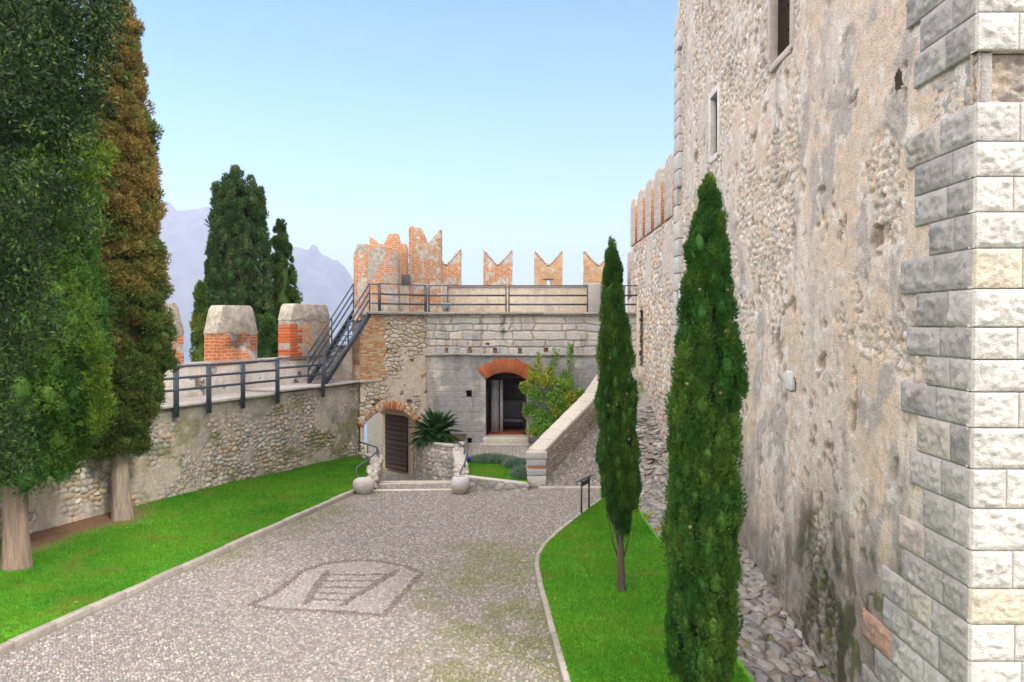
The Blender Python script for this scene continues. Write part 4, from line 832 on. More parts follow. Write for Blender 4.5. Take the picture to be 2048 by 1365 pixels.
for i in range(89):
    z_ = 4.27 + (vn(xs[i] * .8, 0., 0., 3) - .5) * .06; z2 = 4.27 + (vn(xs[i + 1] * .8, 0., 0., 3) - .5) * .06; pr = .11 + .05 * float(vn(xs[i] * 2, 1., 0., 4)); t = float(.8 + .35 * vn(xs[i] * 1.3, 4., 0., 5))
    P = [(xs[i], 35.52, z_ - .07), (xs[i + 1] - .004, 35.52, z2 - .07), (xs[i + 1] - .004, 35.5 - pr, z2 - .05), (xs[i], 35.5 - pr, z_ - .05), (xs[i], 35.52, z_ + .06), (xs[i + 1] - .004, 35.52, z2 + .06), (xs[i + 1] - .004, 35.5 - pr, z2 + .04), (xs[i], 35.5 - pr, z_ + .04)]
    mb.add(P, [(0, 1, 2, 3), (7, 6, 5, 4), (3, 2, 6, 7), (0, 3, 7, 4), (2, 1, 5, 6)], (.40 * t, .37 * t, .34 * t))
putmb('string_course', mb, STONE, gh)
mb = MB(); nb = BN * .17
mb.prism([k2(A + BD * .4 + nb), k2(B + BN * .17 + np.array((.02, -.03, 0))), (-3.75, 35.9), (-6.4, 33.35)], 6.05, 6.17, (.33, .31, .28)); 
rg = random.Random(4); q = -3.72
while q < 5.5: e = min(5.55, q + rg.uniform(1.0, 1.9)); t = rg.uniform(.88, 1.1); mb.abox(q + .004, e - .004, 35.30 + rg.uniform(-.015, .015), 36.0, 6.06 + rg.uniform(-.008, .008), 6.17, (.35 * t, .325 * t, .295 * t)); q = e
bevel(putmb('terrace_edge', mb, STONE, gh), .02)
mb = MB(); mb.prism([(-6.5, 33.5), (-3.9, 35.75), (5.6, 35.75), (5.6, 40.0), (-7.1, 40.0), (-7.0, 35.4)], 6.045, 6.15, (.4, .37, .33)); putmb('terrace_floor', mb, STONE, gh)
def tp_fn(U, V):
    n5 = fbm(U * 3, V * 3, seed=151, o=5); n1 = fbm(U * .8, V * .9, seed=152, o=5); n3 = fbm(U * 2, V * .6, seed=153, o=4)
    c = mix((.58, .46, .34), (.62, .55, .46), n1); c = mix(c, (.44, .39, .34), ss(.5, .66, n3) * .7); c = mix(c, (.52, .33, .2), ss(.62, .7, n5) * .5); c = mix(c, (.40, .37, .33), ss(1.15, 1.4, V + (n5 - .5) * .5) * .6)
    return .04 * (n5 - .5), c, np.ones(U.shape, bool)
for (o0, dr, L) in (((-3.2, 40.0, 6.1), (1, 0, 0), 8.8), ((-6.95, 37.2, 6.1), (1, 0, 0), 3.7)):
    V, Fc, cc = relief(o0, dr, L, 1.42, .05, .04, tp_fn, (0, -1, 0)); put('parapet_face', V, Fc, PLASTER, gh, cc, True)
mb = MB(); mb.abox(-3.25, 5.7, 40.05, 40.55, 6.05, 7.5, (.42, .37, .31)); mb.abox(-6.95, -3.25, 37.25, 37.7, 6.05, 7.5, (.42, .37, .31)); mb.abox(-3.6, -3.24, 37.72, 40.5, 6.05, 7.5, (.42, .37, .31)); mb.abox(-7.42, 5.7, 40.6, 41, -8, 7.4, (.42, .39, .35))
putmb('parapet_core', mb, STONE, gh)
mb = MB(); mb.abox(-3.3, 5.7, 39.93, 40.62, 7.5, 7.57, (.36, .33, .30)); mb.abox(-5.15, -4.75, 37.1, 37.8, 7.5, 7.95, (.13, .13, .14)); bevel(putmb('coping', mb, STONE, gh), .015)
mb = MB(); mb.abox(3.75, 4.35, 39.2, 40.0, 6.15, 7.65, (.42, .40, .37)); bevel(putmb('terrace_pier', mb, ROCKY, gh), .04)
def swallow(wd, h, notch, tipw=.07, n=7):
    L = [(0, 0), (0, h), (tipw, h)]
    for i in range(1, n): t = i / n; L.append((tipw + (wd / 2 - tipw) * t, h - (h - notch) * (t ** .85)))
    L.append((wd / 2, notch)); L += [(wd - u, v) for u, v in reversed(L[1:-1])] + [(wd, 0)]
    return L
def edging(parent, o, ol, thick):
    mb = MB(); P = [p for p in ol]
    for a, c_ in zip(P[1:-2], P[2:-1]):
        mb.bar((o[0] + a[0], o[1] + thick / 2, o[2] + a[1]), (o[0] + c_[0], o[1] + thick / 2, o[2] + c_[1]), thick + .05, .085, (.47, .45, .42), up=(0, 0, 1))
    putmb('mortar_edge', mb, CAPM, parent)
def sx_(px, Y): return (px - 1024) / F * Y
for i, (a, b_, tp, nt_, mt, lab) in enumerate(((863, 922, 500, 531, BRICK_MIX, 'swallowtail merlon half covered by a taller one'), (967, 1025, 502, 531, BRICK_MIX, 'swallowtail merlon with broad patch of render in its middle'), (1069, 1125, 504, 532, BRICK_OLD, 'swallowtail merlon pierced by a square loophole'), (1168, 1226, 504, 532, BRICK_OLD, 'swallowtail merlon partly hidden by the slim cypress'))):
    x0, x1 = sx_(a, 40.05), sx_(b_, 40.05);  zb = 7.52; h = 5.6 + (650 - tp) / F * 40.05 - zb; nn = 5.6 + (650 - nt_) / F * 40.05 - zb
    edging(gh, (x0, 40.05, zb), swallow(x1 - x0, h, nn), .5)
    if i == 2:      # loophole: two jambs below, body above
        xm = (sx_(1097, 40.05)) - x0; wl = .09; zl = at(1097, 560, 40.05).z - zb; zl0 = at(1097, 583, 40.05).z - zb
        ol = swallow(x1 - x0, h, nn); ol = ol[:-1] + [(x1 - x0, 0), (xm + wl, 0), (xm + wl, zl), (xm - wl, zl), (xm - wl, 0)]
        merlon('merlon', gh, (x0, 40.05, zb), (1, 0, 0), ol, .5, mt, lab)
        mb = MB(); mb.abox(x0 + xm - .26, x0 + xm + .26, 40.02, 40.2, zb + zl + .0, zb + zl + .06, (.12, .1, .09)); putmb('lintel', mb, WOOD, gh)
    else: merlon('merlon', gh, (x0, 40.05, zb), (1, 0, 0), swallow(x1 - x0, h, nn), .5, mt, lab)
def zz(py, Y): return 5.6 + (650 - py) / F * Y
Y_ = 37.22; x0 = sx_(818, Y_); q = lambda px, py: (sx_(px, Y_) - x0, zz(py, Y_) - 6.1)
merlon('merlon', gh, (x0, Y_ - .04, 6.1), (1, 0, 0), [(0, 0), q(818, 455), q(826, 453), q(842, 457), q(850, 472), q(856, 489), q(866, 476), q(874, 466), q(881, 459), q(883, 460), (q(883, 460)[0], 0)], .62, BRICK_MIX, 'tallest swallowtail merlon, one horn broad and flat topped')
Y_ = 38.6; x0 = sx_(740, Y_); q = lambda px, py: (sx_(px, Y_) - x0, zz(py, Y_) - 6.1)
merlon('merlon', gh, (x0, Y_, 6.1), (1, 0, 0), [(0, 0), q(740, 475), q(744, 475), q(756, 487), q(768, 489), q(777, 470), q(783, 467), q(796, 468), q(801, 487), q(812, 488), q(815, 500), (q(815, 500)[0], 0)], .5, BRICK, 'broken red merlon standing behind the squat capped one')
Y_ = 35.6; x0 = sx_(708, Y_); q = lambda px, py: (sx_(px, Y_) - x0, zz(py, Y_) - 6.12)
merlon('merlon', gh, (x0, Y_, 6.12), (1, 0, 0), [(0, 0), q(708, 508), q(714, 489), q(720, 487), q(782, 494), q(790, 503), q(796, 516), (q(796, 516)[0], 0)], .75, BRICK_PALE, 'squat plaster capped merlon above the steel stair')
mb = MB(); mb.abox(x0 - .012, x0 + .62, Y_ - .02, Y_ + .5, 6.13, zz(510, Y_)); o = putmb('brick_end', mb, BRICK_MIX, gh); bevel(o, .02)
# terrace railing
tr = thing('terrace_railing', 'dark grey steel railing along the terrace edge above the main door', 'railing', (-3.8, 35.4, 6.17))
fp = lambda px, n0=.08: (lambda u: A + BD * u + BN * n0)((6.3 + (px - 1024) / F * 33) / (.7036 - (px - 1024) / F * .7106))
segs = [(fp(757), fp(849)), (np.array((sx_(858, 35.42), 35.42, 0)), np.array((sx_(1012, 35.42), 35.42, 0))), (np.array((sx_(1018, 35.42), 35.42, 0)), np.array((sx_(1175, 35.42), 35.42, 0))), (np.array((sx_(1205, 35.42), 35.42, 0)), np.array((sx_(1273, 35.42), 35.42, 0)))]
for i, (a, b_) in enumerate(segs):
    for p in (a, b_): mb = MB(); mb.bar(p + (0, 0, 6.1), p + (0, 0, 7.36), .06 if i else .12, .06, STEEL, up=(0, 1, 0)); putmb('post', mb, METAL, tr)
    for q_, hh in ((7.34, .04), (6.9, .08), (6.5, .08)): mb = MB(); mb.bar(a + (0, 0, q_), b_ + (0, 0, q_), .035, hh, STEEL); putmb('rail', mb, METAL, tr)
mb = MB(); a, b_ = segs[0][1], segs[1][0]; mb.bar(a + (0, 0, 6.9), b_ + (0, 0, 6.9), .035, .08, STEEL); putmb('rail', mb, METAL, tr)
a = SR1 + (.05, .1, 0); b_ = segs[0][0]
for q_ in (7.3, 6.9, 6.5): mb = MB(); mb.bar((a[0], a[1], q_), (b_[0], b_[1], q_), .035, .05, STEEL); putmb('rail', mb, METAL, tr)
fl = thing('floodlight', 'small grey floodlight on the terrace floor behind the railing', 'lamp', (sx_(892, 36.2), 36.2, 6.17))
p = np.array(fl.location); mb = MB(); mb.abox(p[0] - .2, p[0] + .2, p[1] - .1, p[1] + .1, 6.17, 6.2, (.2, .21, .22)); mb.bar(p + (-.15, 0, .02), p + (-.15, 0, .28), .03, .03, (.2, .21, .22), up=(0, 1, 0)); mb.bar(p + (.15, 0, .02), p + (.15, 0, .28), .03, .03, (.2, .21, .22), up=(0, 1, 0)); putmb('bracket', mb, METAL, fl)
mb = MB(); mb.box(p + (-.2, -.1, .17), (.4, 0, 0), (0, .16, .06), (0, -.06, .2), (.3, .31, .32)); bevel(putmb('housing', mb, METAL, fl), .015)

#MARK3
# ------------------------------------------------------------------ entrance court: gate slope, landing, ramp
def strip(name, XX, YY, ZZ, colr, mat=SOIL):
    o = put(name, np.stack([XX, YY, ZZ], -1), grid_faces(*XX.shape), mat, None, colr); o['kind'] = 'structure'; return o
def gatez(y): return -.02 - .98 * ss(27.0, 34.5, y)
XX, YY = np.meshgrid(np.linspace(-7.8, -1.5, 64), np.linspace(26.7, 38, 90), indexing='ij')
strip('gate_path', XX, YY, gatez(YY) - .02, mix((.33, .30, .26), (.2, .2, .1), fbm(XX, YY, seed=161) * .6))
x, y = jitgrid(-5.4, -1.6, 26.8, 35, .085)
c = PEB[RNG.integers(0, len(PEB), len(x))] * RNG.uniform(.8, 1.1, (len(x), 1)); V, Fc, cc = pebbles(x, y, gatez(y) - .012, .047, c); put('gate_cobbles', V, Fc, COBBLE, None, cc, True)['kind'] = 'structure'
mb = MB()
for (xa, ya, xb, yb) in ((-4.75, 26.72, -1.95, 26.85), (-4.9, 28.0, -2.0, 28.7), (-5.0, 29.2, -2.2, 30.6)):
    n_ = 4
    for i in range(n_):
        p0 = np.array((xa + (xb - xa) * i / n_, ya + (yb - ya) * i / n_, 0)); p1 = np.array((xa + (xb - xa) * (i + 1) / n_ - .01, ya + (yb - ya) * (i + 1) / n_, 0)); t = random.uniform(.9, 1.1)
        p0[2] = gatez(p0[1]) - .1; p1[2] = gatez(p1[1]) - .1; mb.box(p0, p1 - p0, (0, .22, 0), (0, 0, .135), (.47 * t, .43 * t, .38 * t))
o = putmb('gate_steps', mb, STONE); o['kind'] = 'structure'; bevel(o, .012)
def rub_fn(seed, sc=4.6, pal=((.46, .43, .40), (.38, .36, .34), (.53, .50, .46), (.42, .36, .30), (.34, .33, .33)), mort=(.24, .22, .19), flatn=1.5):
    pal = np.array(pal)
    def fn(U, V):
        f1, f2, cid = voro(U * sc + fbm(U, V, seed=seed) * 1.2, V * sc * flatn, seed + 1, .8); ed = f2 - f1; n5 = fbm(U * 6, V * 6, seed=seed + 2, o=5)
        c = mix(mort, pal[(cid * len(pal)).astype(int) % len(pal)] * (.75 + .5 * n5)[..., None], ss(.03, .14, ed)); c = mix(c, (.14, .16, .06), ss(.6, .72, fbm(U * 1.7, V * 1.7, seed=seed + 4, o=5)) * .5)
        return .055 * ss(.02, .28, ed) * (.5 + .5 * cid) + .02 * (n5 - .5), c
    return fn
def curvewall(name, poly, zb, zt, fn, parent, topcol, mat=STONE, step=.04, loc=None):
    """closed plan outline (counter-clockwise) raised to zt(x,y) with relief on its sides and a rough top"""
    P = np.array(poly, float); P2 = np.vstack([P, P[:1]]); seg = np.linalg.norm(np.diff(P2, axis=0), axis=1); L = np.concatenate([[0], np.cumsum(seg)])
    nu = int(L[-1] / step); u = np.linspace(0, L[-1], nu); X = np.interp(u, L, P2[:, 0]); Y = np.interp(u, L, P2[:, 1])
    tx, ty = np.gradient(X), np.gradient(Y); tx[0] = tx[-1] = (tx[0] + tx[-1]) / 2; ty[0] = ty[-1] = (ty[0] + ty[-1]) / 2; n_ = np.hypot(tx, ty) + 1e-9; nx, ny = ty / n_, -tx / n_
    top = zt(X, Y); hmax = float((top - zb).max()); nv = max(4, int(hmax / step)); t = np.linspace(0, 1, nv)
    U, T = np.meshgrid(u, t, indexing='ij'); Z = zb + (top[:, None] - zb) * T
    d, c = fn(U, Z - zb); d = d * ss(1.0, .93, T) + 0; d[-1] = d[0]
    S = np.stack([X[:, None] + nx[:, None] * d, Y[:, None] + ny[:, None] * d, Z], -1).reshape(-1, 3)
    Fc = grid_faces(nu, nv)
    cx, cy = X.mean(), Y.mean()
    o = put(name, S, np.ascontiguousarray(Fc), mat, parent, c.reshape(-1, 3), True, loc)
    mb = MB(); n2 = len(P); Pt = [(p[0], p[1], float(zt(np.array(p[0]), np.array(p[1])))) for p in poly]
    mb.add([(p[0], p[1], p[2] - .07) for p in Pt] + [(p[0], p[1], p[2] + .03) for p in Pt], [tuple(range(n2))[::-1], tuple(range(n2, 2 * n2))] + [(i, (i + 1) % n2, n2 + (i + 1) % n2, n2 + i) for i in range(n2)], topcol)
    return o, mb
def topstones(parent, line, zf, half, n, seed):
    rg = np.random.default_rng(seed); L = np.array(line); t = rg.uniform(0, len(L) - 1.001, n); i = t.astype(int); f = (t - i)[:, None]; p = L[i] * (1 - f) + L[i + 1] * f + rg.uniform(-half, half, (n, 2)) * .85
    sz = np.stack([rg.uniform(.06, .14, n), rg.uniform(.06, .12, n), rg.uniform(.04, .08, n)], 1); c = np.array([(.44, .41, .36), (.35, .33, .31), (.5, .47, .43), (.38, .33, .27)])[rg.integers(0, 4, n)]
    V, Fc, cc = rocks(np.stack([p[:, 0], p[:, 1], zf(p[:, 0], p[:, 1]) + .01], 1), sz, rotz(rg.uniform(0, 3, n)), c, seed=seed, boxy=.55, rough=.45); put('top_stones', V, Fc, ROCKY, parent, cc)
# stub wall holding the lawn by the gate
sw_ = thing('stub_wall', 'low crumbling rubble wall between the lawn end and the gate slope', 'wall', (-4.9, 27.2, -.3))
o, mb = curvewall('rubble_sides', [(-4.98, 26.95), (-4.6, 26.95), (-4.95, 29.6), (-5.2, 31.6), (-5.9, 32.5), (-6.3, 32.45), (-5.45, 31.5), (-5.25, 29.6)], -1.05, lambda X, Y: np.interp(Y, [26.9, 27.6, 29, 33], [.12, .36, .40, .34]), rub_fn(171, 5), sw_, (.44, .41, .36)); bevel(putmb('rough_top', mb, ROCKY, sw_), .03); topstones(sw_, [(-4.8, 27.0), (-5.1, 29.6), (-5.33, 31.5), (-6.1, 32.45)], lambda X, Y: np.interp(Y, [26.9, 27.6, 29, 33], [.12, .36, .40, .34]), .2, 150, 7)
# planter wall with the sago palm
pw = thing('planter_wall', 'curved dry stone planter wall holding the sago palm', 'planter', (-3.2, 32.2, -.6))
pl_poly = [(-4.22, 34.5), (-3.98, 33.4), (-3.4, 32.3), (-2.75, 31.75), (-2.3, 31.5), (-2.0, 31.7), (-1.95, 32.4), (-2.0, 35.2), (-3.7, 35.35)]
o, mb = curvewall('stone_sides', pl_poly, -1.05, lambda X, Y: .74 + X * 0, rub_fn(175, 3.6), pw, (.12, .09, .06)); putmb('soil', mb, SOIL, pw)
mb = MB(); 
for i in range(len(pl_poly) - 3):
    a, b_ = np.array((*pl_poly[i], .73)), np.array((*pl_poly[i + 1], .73)); d = b_ - a; n_ = np.array((-d[1], d[0], 0)) / np.linalg.norm(d); t = random.uniform(.9, 1.1); mb.box(a - n_ * .06, d * .985, n_ * .3, (0, 0, .11), (.42 * t, .39 * t, .34 * t))
bevel(putmb('coping', mb, ROCKY, pw), .03)
ew = thing('edge_wall', 'low sloping stone edge wall under the curved handrail', 'wall', (-2.0, 29, -.5))
o, mb = curvewall('stone_sides', [(-2.35, 31.45), (-2.05, 28.8), (-1.95, 27.1), (-1.55, 27.05), (-1.6, 28.8), (-1.85, 31.6)], -.9, lambda X, Y: np.interp(Y, [27, 28, 30, 31.5], [.18, .34, .46, .72]), rub_fn(178, 4.2), ew, (.45, .42, .38)); bevel(putmb('stone_top', mb, ROCKY, ew), .03); topstones(ew, [(-2.1, 31.5), (-1.83, 28.8), (-1.75, 27.1)], lambda X, Y: np.interp(Y, [27, 28, 30, 31.5], [.18, .34, .46, .72]), .22, 110, 8)
# retaining wall in front of the small lawn
rw = thing('retaining_wall', 'low grey stone retaining wall in front of the small raised lawn', 'wall', (-.5, 26.9, 0))
rtop = lambda X, Y: np.interp(X, [-1.5, .5], [.44, .2])
o, mb = curvewall('stone_sides', [(-1.58, 26.85), (.55, 26.8), (.55, 27.12), (-1.58, 27.2)], -.15, rtop, rub_fn(181, 3, pal=((.32, .31, .30), (.38, .36, .34), (.28, .28, .28)), flatn=1.5), rw, (.43, .41, .38)); bevel(putmb('stone_top', mb, STONE, rw), .03)
XX, YY = np.meshgrid(np.linspace(-1.75, .56, 30), np.linspace(27.0, 30.9, 40), indexing='ij'); sl = lambda x, y: .26 + (y - 27) * .012 + (-x) * .03
strip('small_lawn', XX, YY, sl(XX, YY), mix(GREEN, GREEN2, fbm(XX, YY, seed=183)))
N = 26000; x = RNG.uniform(-1.6, .55, N); y = RNG.uniform(27.15, 30.7, N); grass('grass', 'small raised lawn behind the low retaining wall', x, y, sl(x, y), None, 184)
XX, YY = np.meshgrid(np.linspace(-2.2, 3.2, 56), np.linspace(30.6, 35.6, 50), indexing='ij'); strip('landing', XX, YY, .31 + 0 * XX, mix((.34, .31, .28), (.2, .18, .12), ss(.9, 1.4, XX)))
x, y = jitgrid(-1.95, 1.1, 30.8, 35.0, .085); k = (x < .9) ; x, y = x[k], y[k]
c = PEB[RNG.integers(0, len(PEB), len(x))] * RNG.uniform(.9, 1.15, (len(x), 1)); V, Fc, cc = pebbles(x, y, .315 + 0 * x, .047, c); put('landing_cobbles', V, Fc, COBBLE, None, cc, True)['kind'] = 'structure'
TT, YY = np.meshgrid(np.linspace(0, 1, 40), np.linspace(27.66, 35.5, 60), indexing='ij'); XX = .6 + TT * (np.interp(YY, [27.62, 31.35, 33.25, 35.5], [.84, 3.17, 4.02, 4.15]) - .6); strip('planting_bed', XX, YY, .30 + ss(.8, 1.6, XX) * .1 + ss(1.5, 3.5, XX) * .4 + (fbm(XX * 3, YY * 3, seed=186) - .5) * .1, (.09, .07, .045) + 0 * XX[..., None])
# ramp
tt = np.linspace(0, 1, 40); yy = np.linspace(27.05, 35.4, 100); TT, YY = np.meshgrid(tt, yy, indexing='ij')
rl = lambda Y: np.interp(Y, [27, 27.4, 31.0, 33.2, 36], [.9, 1.0, 3.35, 4.2, 4.2]); rr = lambda Y: np.interp(Y, [27, 36], [4.35, 5.6])
XX = rl(YY) + TT * (rr(YY) - rl(YY)); RZ = lambda y: np.minimum(rampz(y), 3.45)
strip('ramp', XX, YY, RZ(YY) - .01, (.25, .22, .19) + 0 * XX[..., None])
x, y = jitgrid(.9, 5.4, 27.15, 34.6, .1); k = (x > rl(y) + .03) & (x < rr(y)); x, y = x[k], y[k]; sl_ = math.atan(.455); fr = (np.array((1., 0, 0)), np.array((0, math.cos(sl_), math.sin(sl_))), np.array((0, -math.sin(sl_), math.cos(sl_))))
c = PEB[RNG.integers(0, len(PEB), len(x))] * RNG.uniform(.75, 1.1, (len(x), 1)); V, Fc, cc = pebbles(x, y, RZ(y), .056, c, fr, .55); put('ramp_cobbles', V, Fc, COBBLE, None, cc, True)['kind'] = 'structure'
mb = MB()
for i in range(4): mb.abox(.9 + i * .85, 1.74 + i * .85, 26.82, 27.08, -.06, .10, (.36 * (1 + .05 * i), .34, .31))
for i in range(3): mb.abox(3.9, 5.7, 34.0 + i * .42, 34.44 + i * .42, 2.5, 3.42 + i * .14, (.42, .38, .33))
o = putmb('ramp_steps', mb, STONE); o['kind'] = 'structure'; bevel(o, .02)
rp = thing('ramp_parapet', 'sloping stone parapet wall beside the cobbled ramp with a block pier at its foot', 'wall', (.85, 27.4, 0))
rz_ = lambda X, Y: 1.04 + .445 * (np.asarray(Y) - 27.4)
par = [(.52, 27.62), (1.17, 27.62), (3.42, 31.15), (4.3, 33.2), (3.75, 33.3), (2.92, 31.55)]
o, mb = curvewall('rubble_sides', par, -.1, rz_, rub_fn(191, 6.5, pal=((.40, .34, .27), (.33, .29, .24), (.46, .40, .33), (.30, .27, .24)), mort=(.25, .22, .18)), rp, (.43, .40, .36)); putmb('wall_top', mb, STONE, rp)
mb = MB(); cl = [(np.array((.84, 27.62)), 0), (np.array((3.17, 31.35)), 1), (np.array((4.02, 33.25)), 2)]
for i in range(2):
    p, q_ = cl[i][0], cl[i + 1][0]; n_ = 6 if i == 0 else 3
    for j in range(n_):
        a = p + (q_ - p) * j / n_; b_ = p + (q_ - p) * (j + 1) / n_; t = random.uniform(.88, 1.1); d = np.array((*(b_ - a), .445 * (b_ - a)[1])); wv = np.array((d[1], -d[0], 0)); wv = wv / np.linalg.norm(wv) * .34
        o_ = np.array((*a, float(rz_(a[0], a[1])) - .03 + random.uniform(-.01, .01))); mb.box(o_ - wv, d * .992, wv * 2, (0, 0, .17), (.46 * t, .42 * t, .37 * t))
bevel(putmb('coping', mb, ROCKY, rp), .05)
mb = MB()
for (z0, z1, cx, gw) in ((.02, .40, (.50, .48, .45), 0), (.41, .64, (.36, .36, .37), .01), (.65, .73, (.48, .18, .09), -.02), (.74, .98, (.38, .38, .39), .0), (.99, 1.22, (.44, .42, .39), .03)): mb.abox(.52 - gw, 1.18 + gw, 27.3 - gw, 27.66, z0, z1, cx)
bevel(putmb('pier', mb, ROCKY, rp), .025)
# handrails
def handrail(label, pts, posts, loc, grp='curved handrails on either side of the gate slope'):
    t = thing('handrail', label, 'handrail', loc, grp); mb = MB(); mb.tube(pts, .03, 8, STEEL); putmb('rail', mb, METAL, t)
    for (a, zb) in posts: mb = MB(); mb.tube([(a[0], a[1], zb), a], .024, 8, STEEL); putmb('post', mb, METAL, t)
hp = [(-5.36, 27.35, .66), (-5.25, 29.2, .68), (-5.18, 30.8, .72), (-5.35, 31.4, .75), (-5.8, 31.9, .80), (-6.25, 32.35, .84)]
handrail('dark steel handrail on the left of the gate slope, beside the lawn', hp, [(hp[0], -.05), (hp[1], .05), (hp[2], .1), (hp[3], .1), (hp[4], .1), (hp[5], .1)], (-5.36, 27.35, 0))
hq = [tuple(at(px, py, Y)) for px, py, Y in ((920, 947, 27.3), (930, 925, 28.6), (934, 908, 29.6), (929, 896, 30.5), (920, 888, 31.3), (911, 883, 31.9))]
handrail('dark steel handrail curving up on the right of the gate slope, by the sago palm', hq, [(hq[0], .1), (hq[1], .3), (hq[2], .4), (hq[3], .45), (hq[5], .6)], (hq[0][0], hq[0][1], .1))
# stone bowls
def lathe(prof, k=36, seed=0, amp=.02):
    V = []; n_ = len(prof)
    for i, (r, z) in enumerate(prof):
        for j in range(k): t = 2 * math.pi * j / k; rr_ = r * (1 + amp * (float(fbm(math.cos(t) * 1.5 + 5, math.sin(t) * 1.5, z * 4, seed, 3)) - .5) * 2); V.append((rr_ * math.cos(t), rr_ * math.sin(t), z))
    Fc = [(i * k + j, i * k + (j + 1) % k, (i + 1) * k + (j + 1) % k, (i + 1) * k + j) for i in range(n_ - 1) for j in range(k)] + [tuple(range((n_ - 1) * k, n_ * k))]
    return np.array(V), Fc
pr_r = [(.05, 0), (.17, 0), (.22, .05), (.29, .18), (.325, .32), (.315, .43), (.27, .52), (.22, .575), (.18, .585), (.16, .56), (.17, .45), (.16, .36), (.02, .33)]
V, Fc = lathe(pr_r, seed=3, amp=.05); zc = V[:, 2]; c = mix((.40, .33, .25), (.46, .45, .45), ss(.15, .35, zc + (fbm(V[:, 0] * 6, V[:, 1] * 6, seed=8) - .5) * .2)); c[zc > .57] = (.5, .48, .45); c[12 * 0:0] = 0
o = put('stone_bowl', V + np.array((-1.72, 26.35, -.02)), Fc, ROCKY, None, c, True, loc=(-1.72, 26.35, -.02)); tag(o, 'round weathered stone bowl with an open dark mouth beside the retaining wall', 'stone bowl')
pr_l = [(.05, 0), (.16, 0), (.25, .06), (.33, .2), (.355, .33), (.33, .44), (.24, .52), (.1, .545), (.02, .55)]
V, Fc = lathe(pr_l, seed=5, amp=.09); c = mix((.40, .36, .33), (.52, .48, .45), fbm(V[:, 0] * 5, V[:, 1] * 5, V[:, 2] * 5, 9)); o = put('stone_ball', V * (1.05, 1, 1) + np.array((-4.93, 26.4, -.03)), Fc, ROCKY, None, c, True, loc=(-4.93, 26.4, -.03)); tag(o, 'rounded closed stone at the corner of the left lawn kerb', 'stone ball')
# sign stand
p0, p1 = gnd(1163, 1028, .05), gnd(1178, 1018, .05); sg = thing('sign_stand', 'black two post metal information stand at the right lawn edge', 'sign', tuple(p0)); BLK = (.022, .024, .026)
for p in (p0, p1): mb = MB(); mb.bar(p, p + Vector((0, 0, 1.0)), .05, .05, BLK, up=(0, 1, 0)); putmb('post', mb, METAL, sg)
d = np.array(p1 - p0); mb = MB(); o_ = np.array(p0) + (0, 0, .95); wv = np.array((d[1], -d[0], 0)); wv = wv / np.linalg.norm(wv); mb.box(o_ - d * .05 - wv * .16 + (0, 0, -.04), d * 1.1, wv * .32 + (0, 0, .12), (0, 0, .025), BLK); mb.box(o_ + wv * -.02 + (0, 0, -.16), d, wv * .03, (0, 0, .12), BLK); putmb('panel', mb, METAL, sg)
sp = thing('spotlight', 'tiny blue garden spotlight by the curved handrail', 'lamp', (-1.65, 30.2, .4)); mb = MB(); mb.tube([(-1.65, 30.2, .25), (-1.65, 30.2, .5)], .02, 6, (.05, .05, .06)); putmb('stake', mb, METAL, sp); mb = MB(); mb.tube([(-1.65, 30.28, .52), (-1.65, 30.12, .55)], .075, 10, (.03, .06, .45)); putmb('head', mb, METAL, sp)

# ------------------------------------------------------------------ plants
def clumpfoliage(C, S, k, L, W, nper, upb, col1, col2, seed, stretch=1.4, out=None, spread=.5, coljit=.25, tipmix=None, puff=0):
    """tufts of narrow sprays standing on many small clumps (C centres, S sizes, out outward dirs)"""
    rg = np.random.default_rng(seed); N = len(C); Cn = np.repeat(C, k, 0); Sn = np.repeat(S, k); On = np.repeat(out, k, 0)
    D = rg.normal(size=(N * k, 3)); D /= np.linalg.norm(D, axis=1, keepdims=True); fl = (D * On).sum(1) < -.1; D[fl] -= 2 * ((D * On).sum(1)[:, None] * On)[fl]
    P = Cn + D * Sn[:, None] * np.array((1, 1, stretch)) * (rg.uniform(.62, 1.04, (N * k, 1)) if puff else rg.uniform(.6, 1.0, (N * k, 1)))
    t = fbm(C[:, 0] * 1.3, C[:, 1] * 1.3 + C[:, 2] * .9, seed=seed, o=3); t = ss(.3, .7, t + rg.normal(0, .17, N)); base = mix(col1, col2, t)
    if tipmix is not None: base = mix(base, tipmix[0], np.clip(ss(tipmix[1], tipmix[2], C[:, 2] + rg.normal(0, .8, N)) * .8, 0, 1))
    base = base * rg.uniform(.84, 1.16, (N, 1)); cb_ = base.copy(); base = np.repeat(base, k, 0) * rg.uniform(1 - coljit, 1 + coljit, (N * k, 1))
    Pn = np.repeat(P, nper, 0); Dn = np.repeat(D * .9 + On * .35 + np.array((0, 0, upb)), nper, 0) + rg.normal(0, spread, (N * k * nper, 3)); M = len(Pn)
    r_ = blades(Pn, Dn, L * rg.uniform(.6, 1.3, M), W * rg.uniform(.7, 1.3, M), np.repeat(base, nper, 0) * rg.uniform(.85, 1.15, (M, 1)))
    if not puff: return r_
    return join(r_, rocks(C, np.stack([S, S, S * stretch], 1) * .56 * puff, rotz(rg.uniform(0, 6, N)), cb_ * .9, seed=seed, boxy=0, rough=.4))
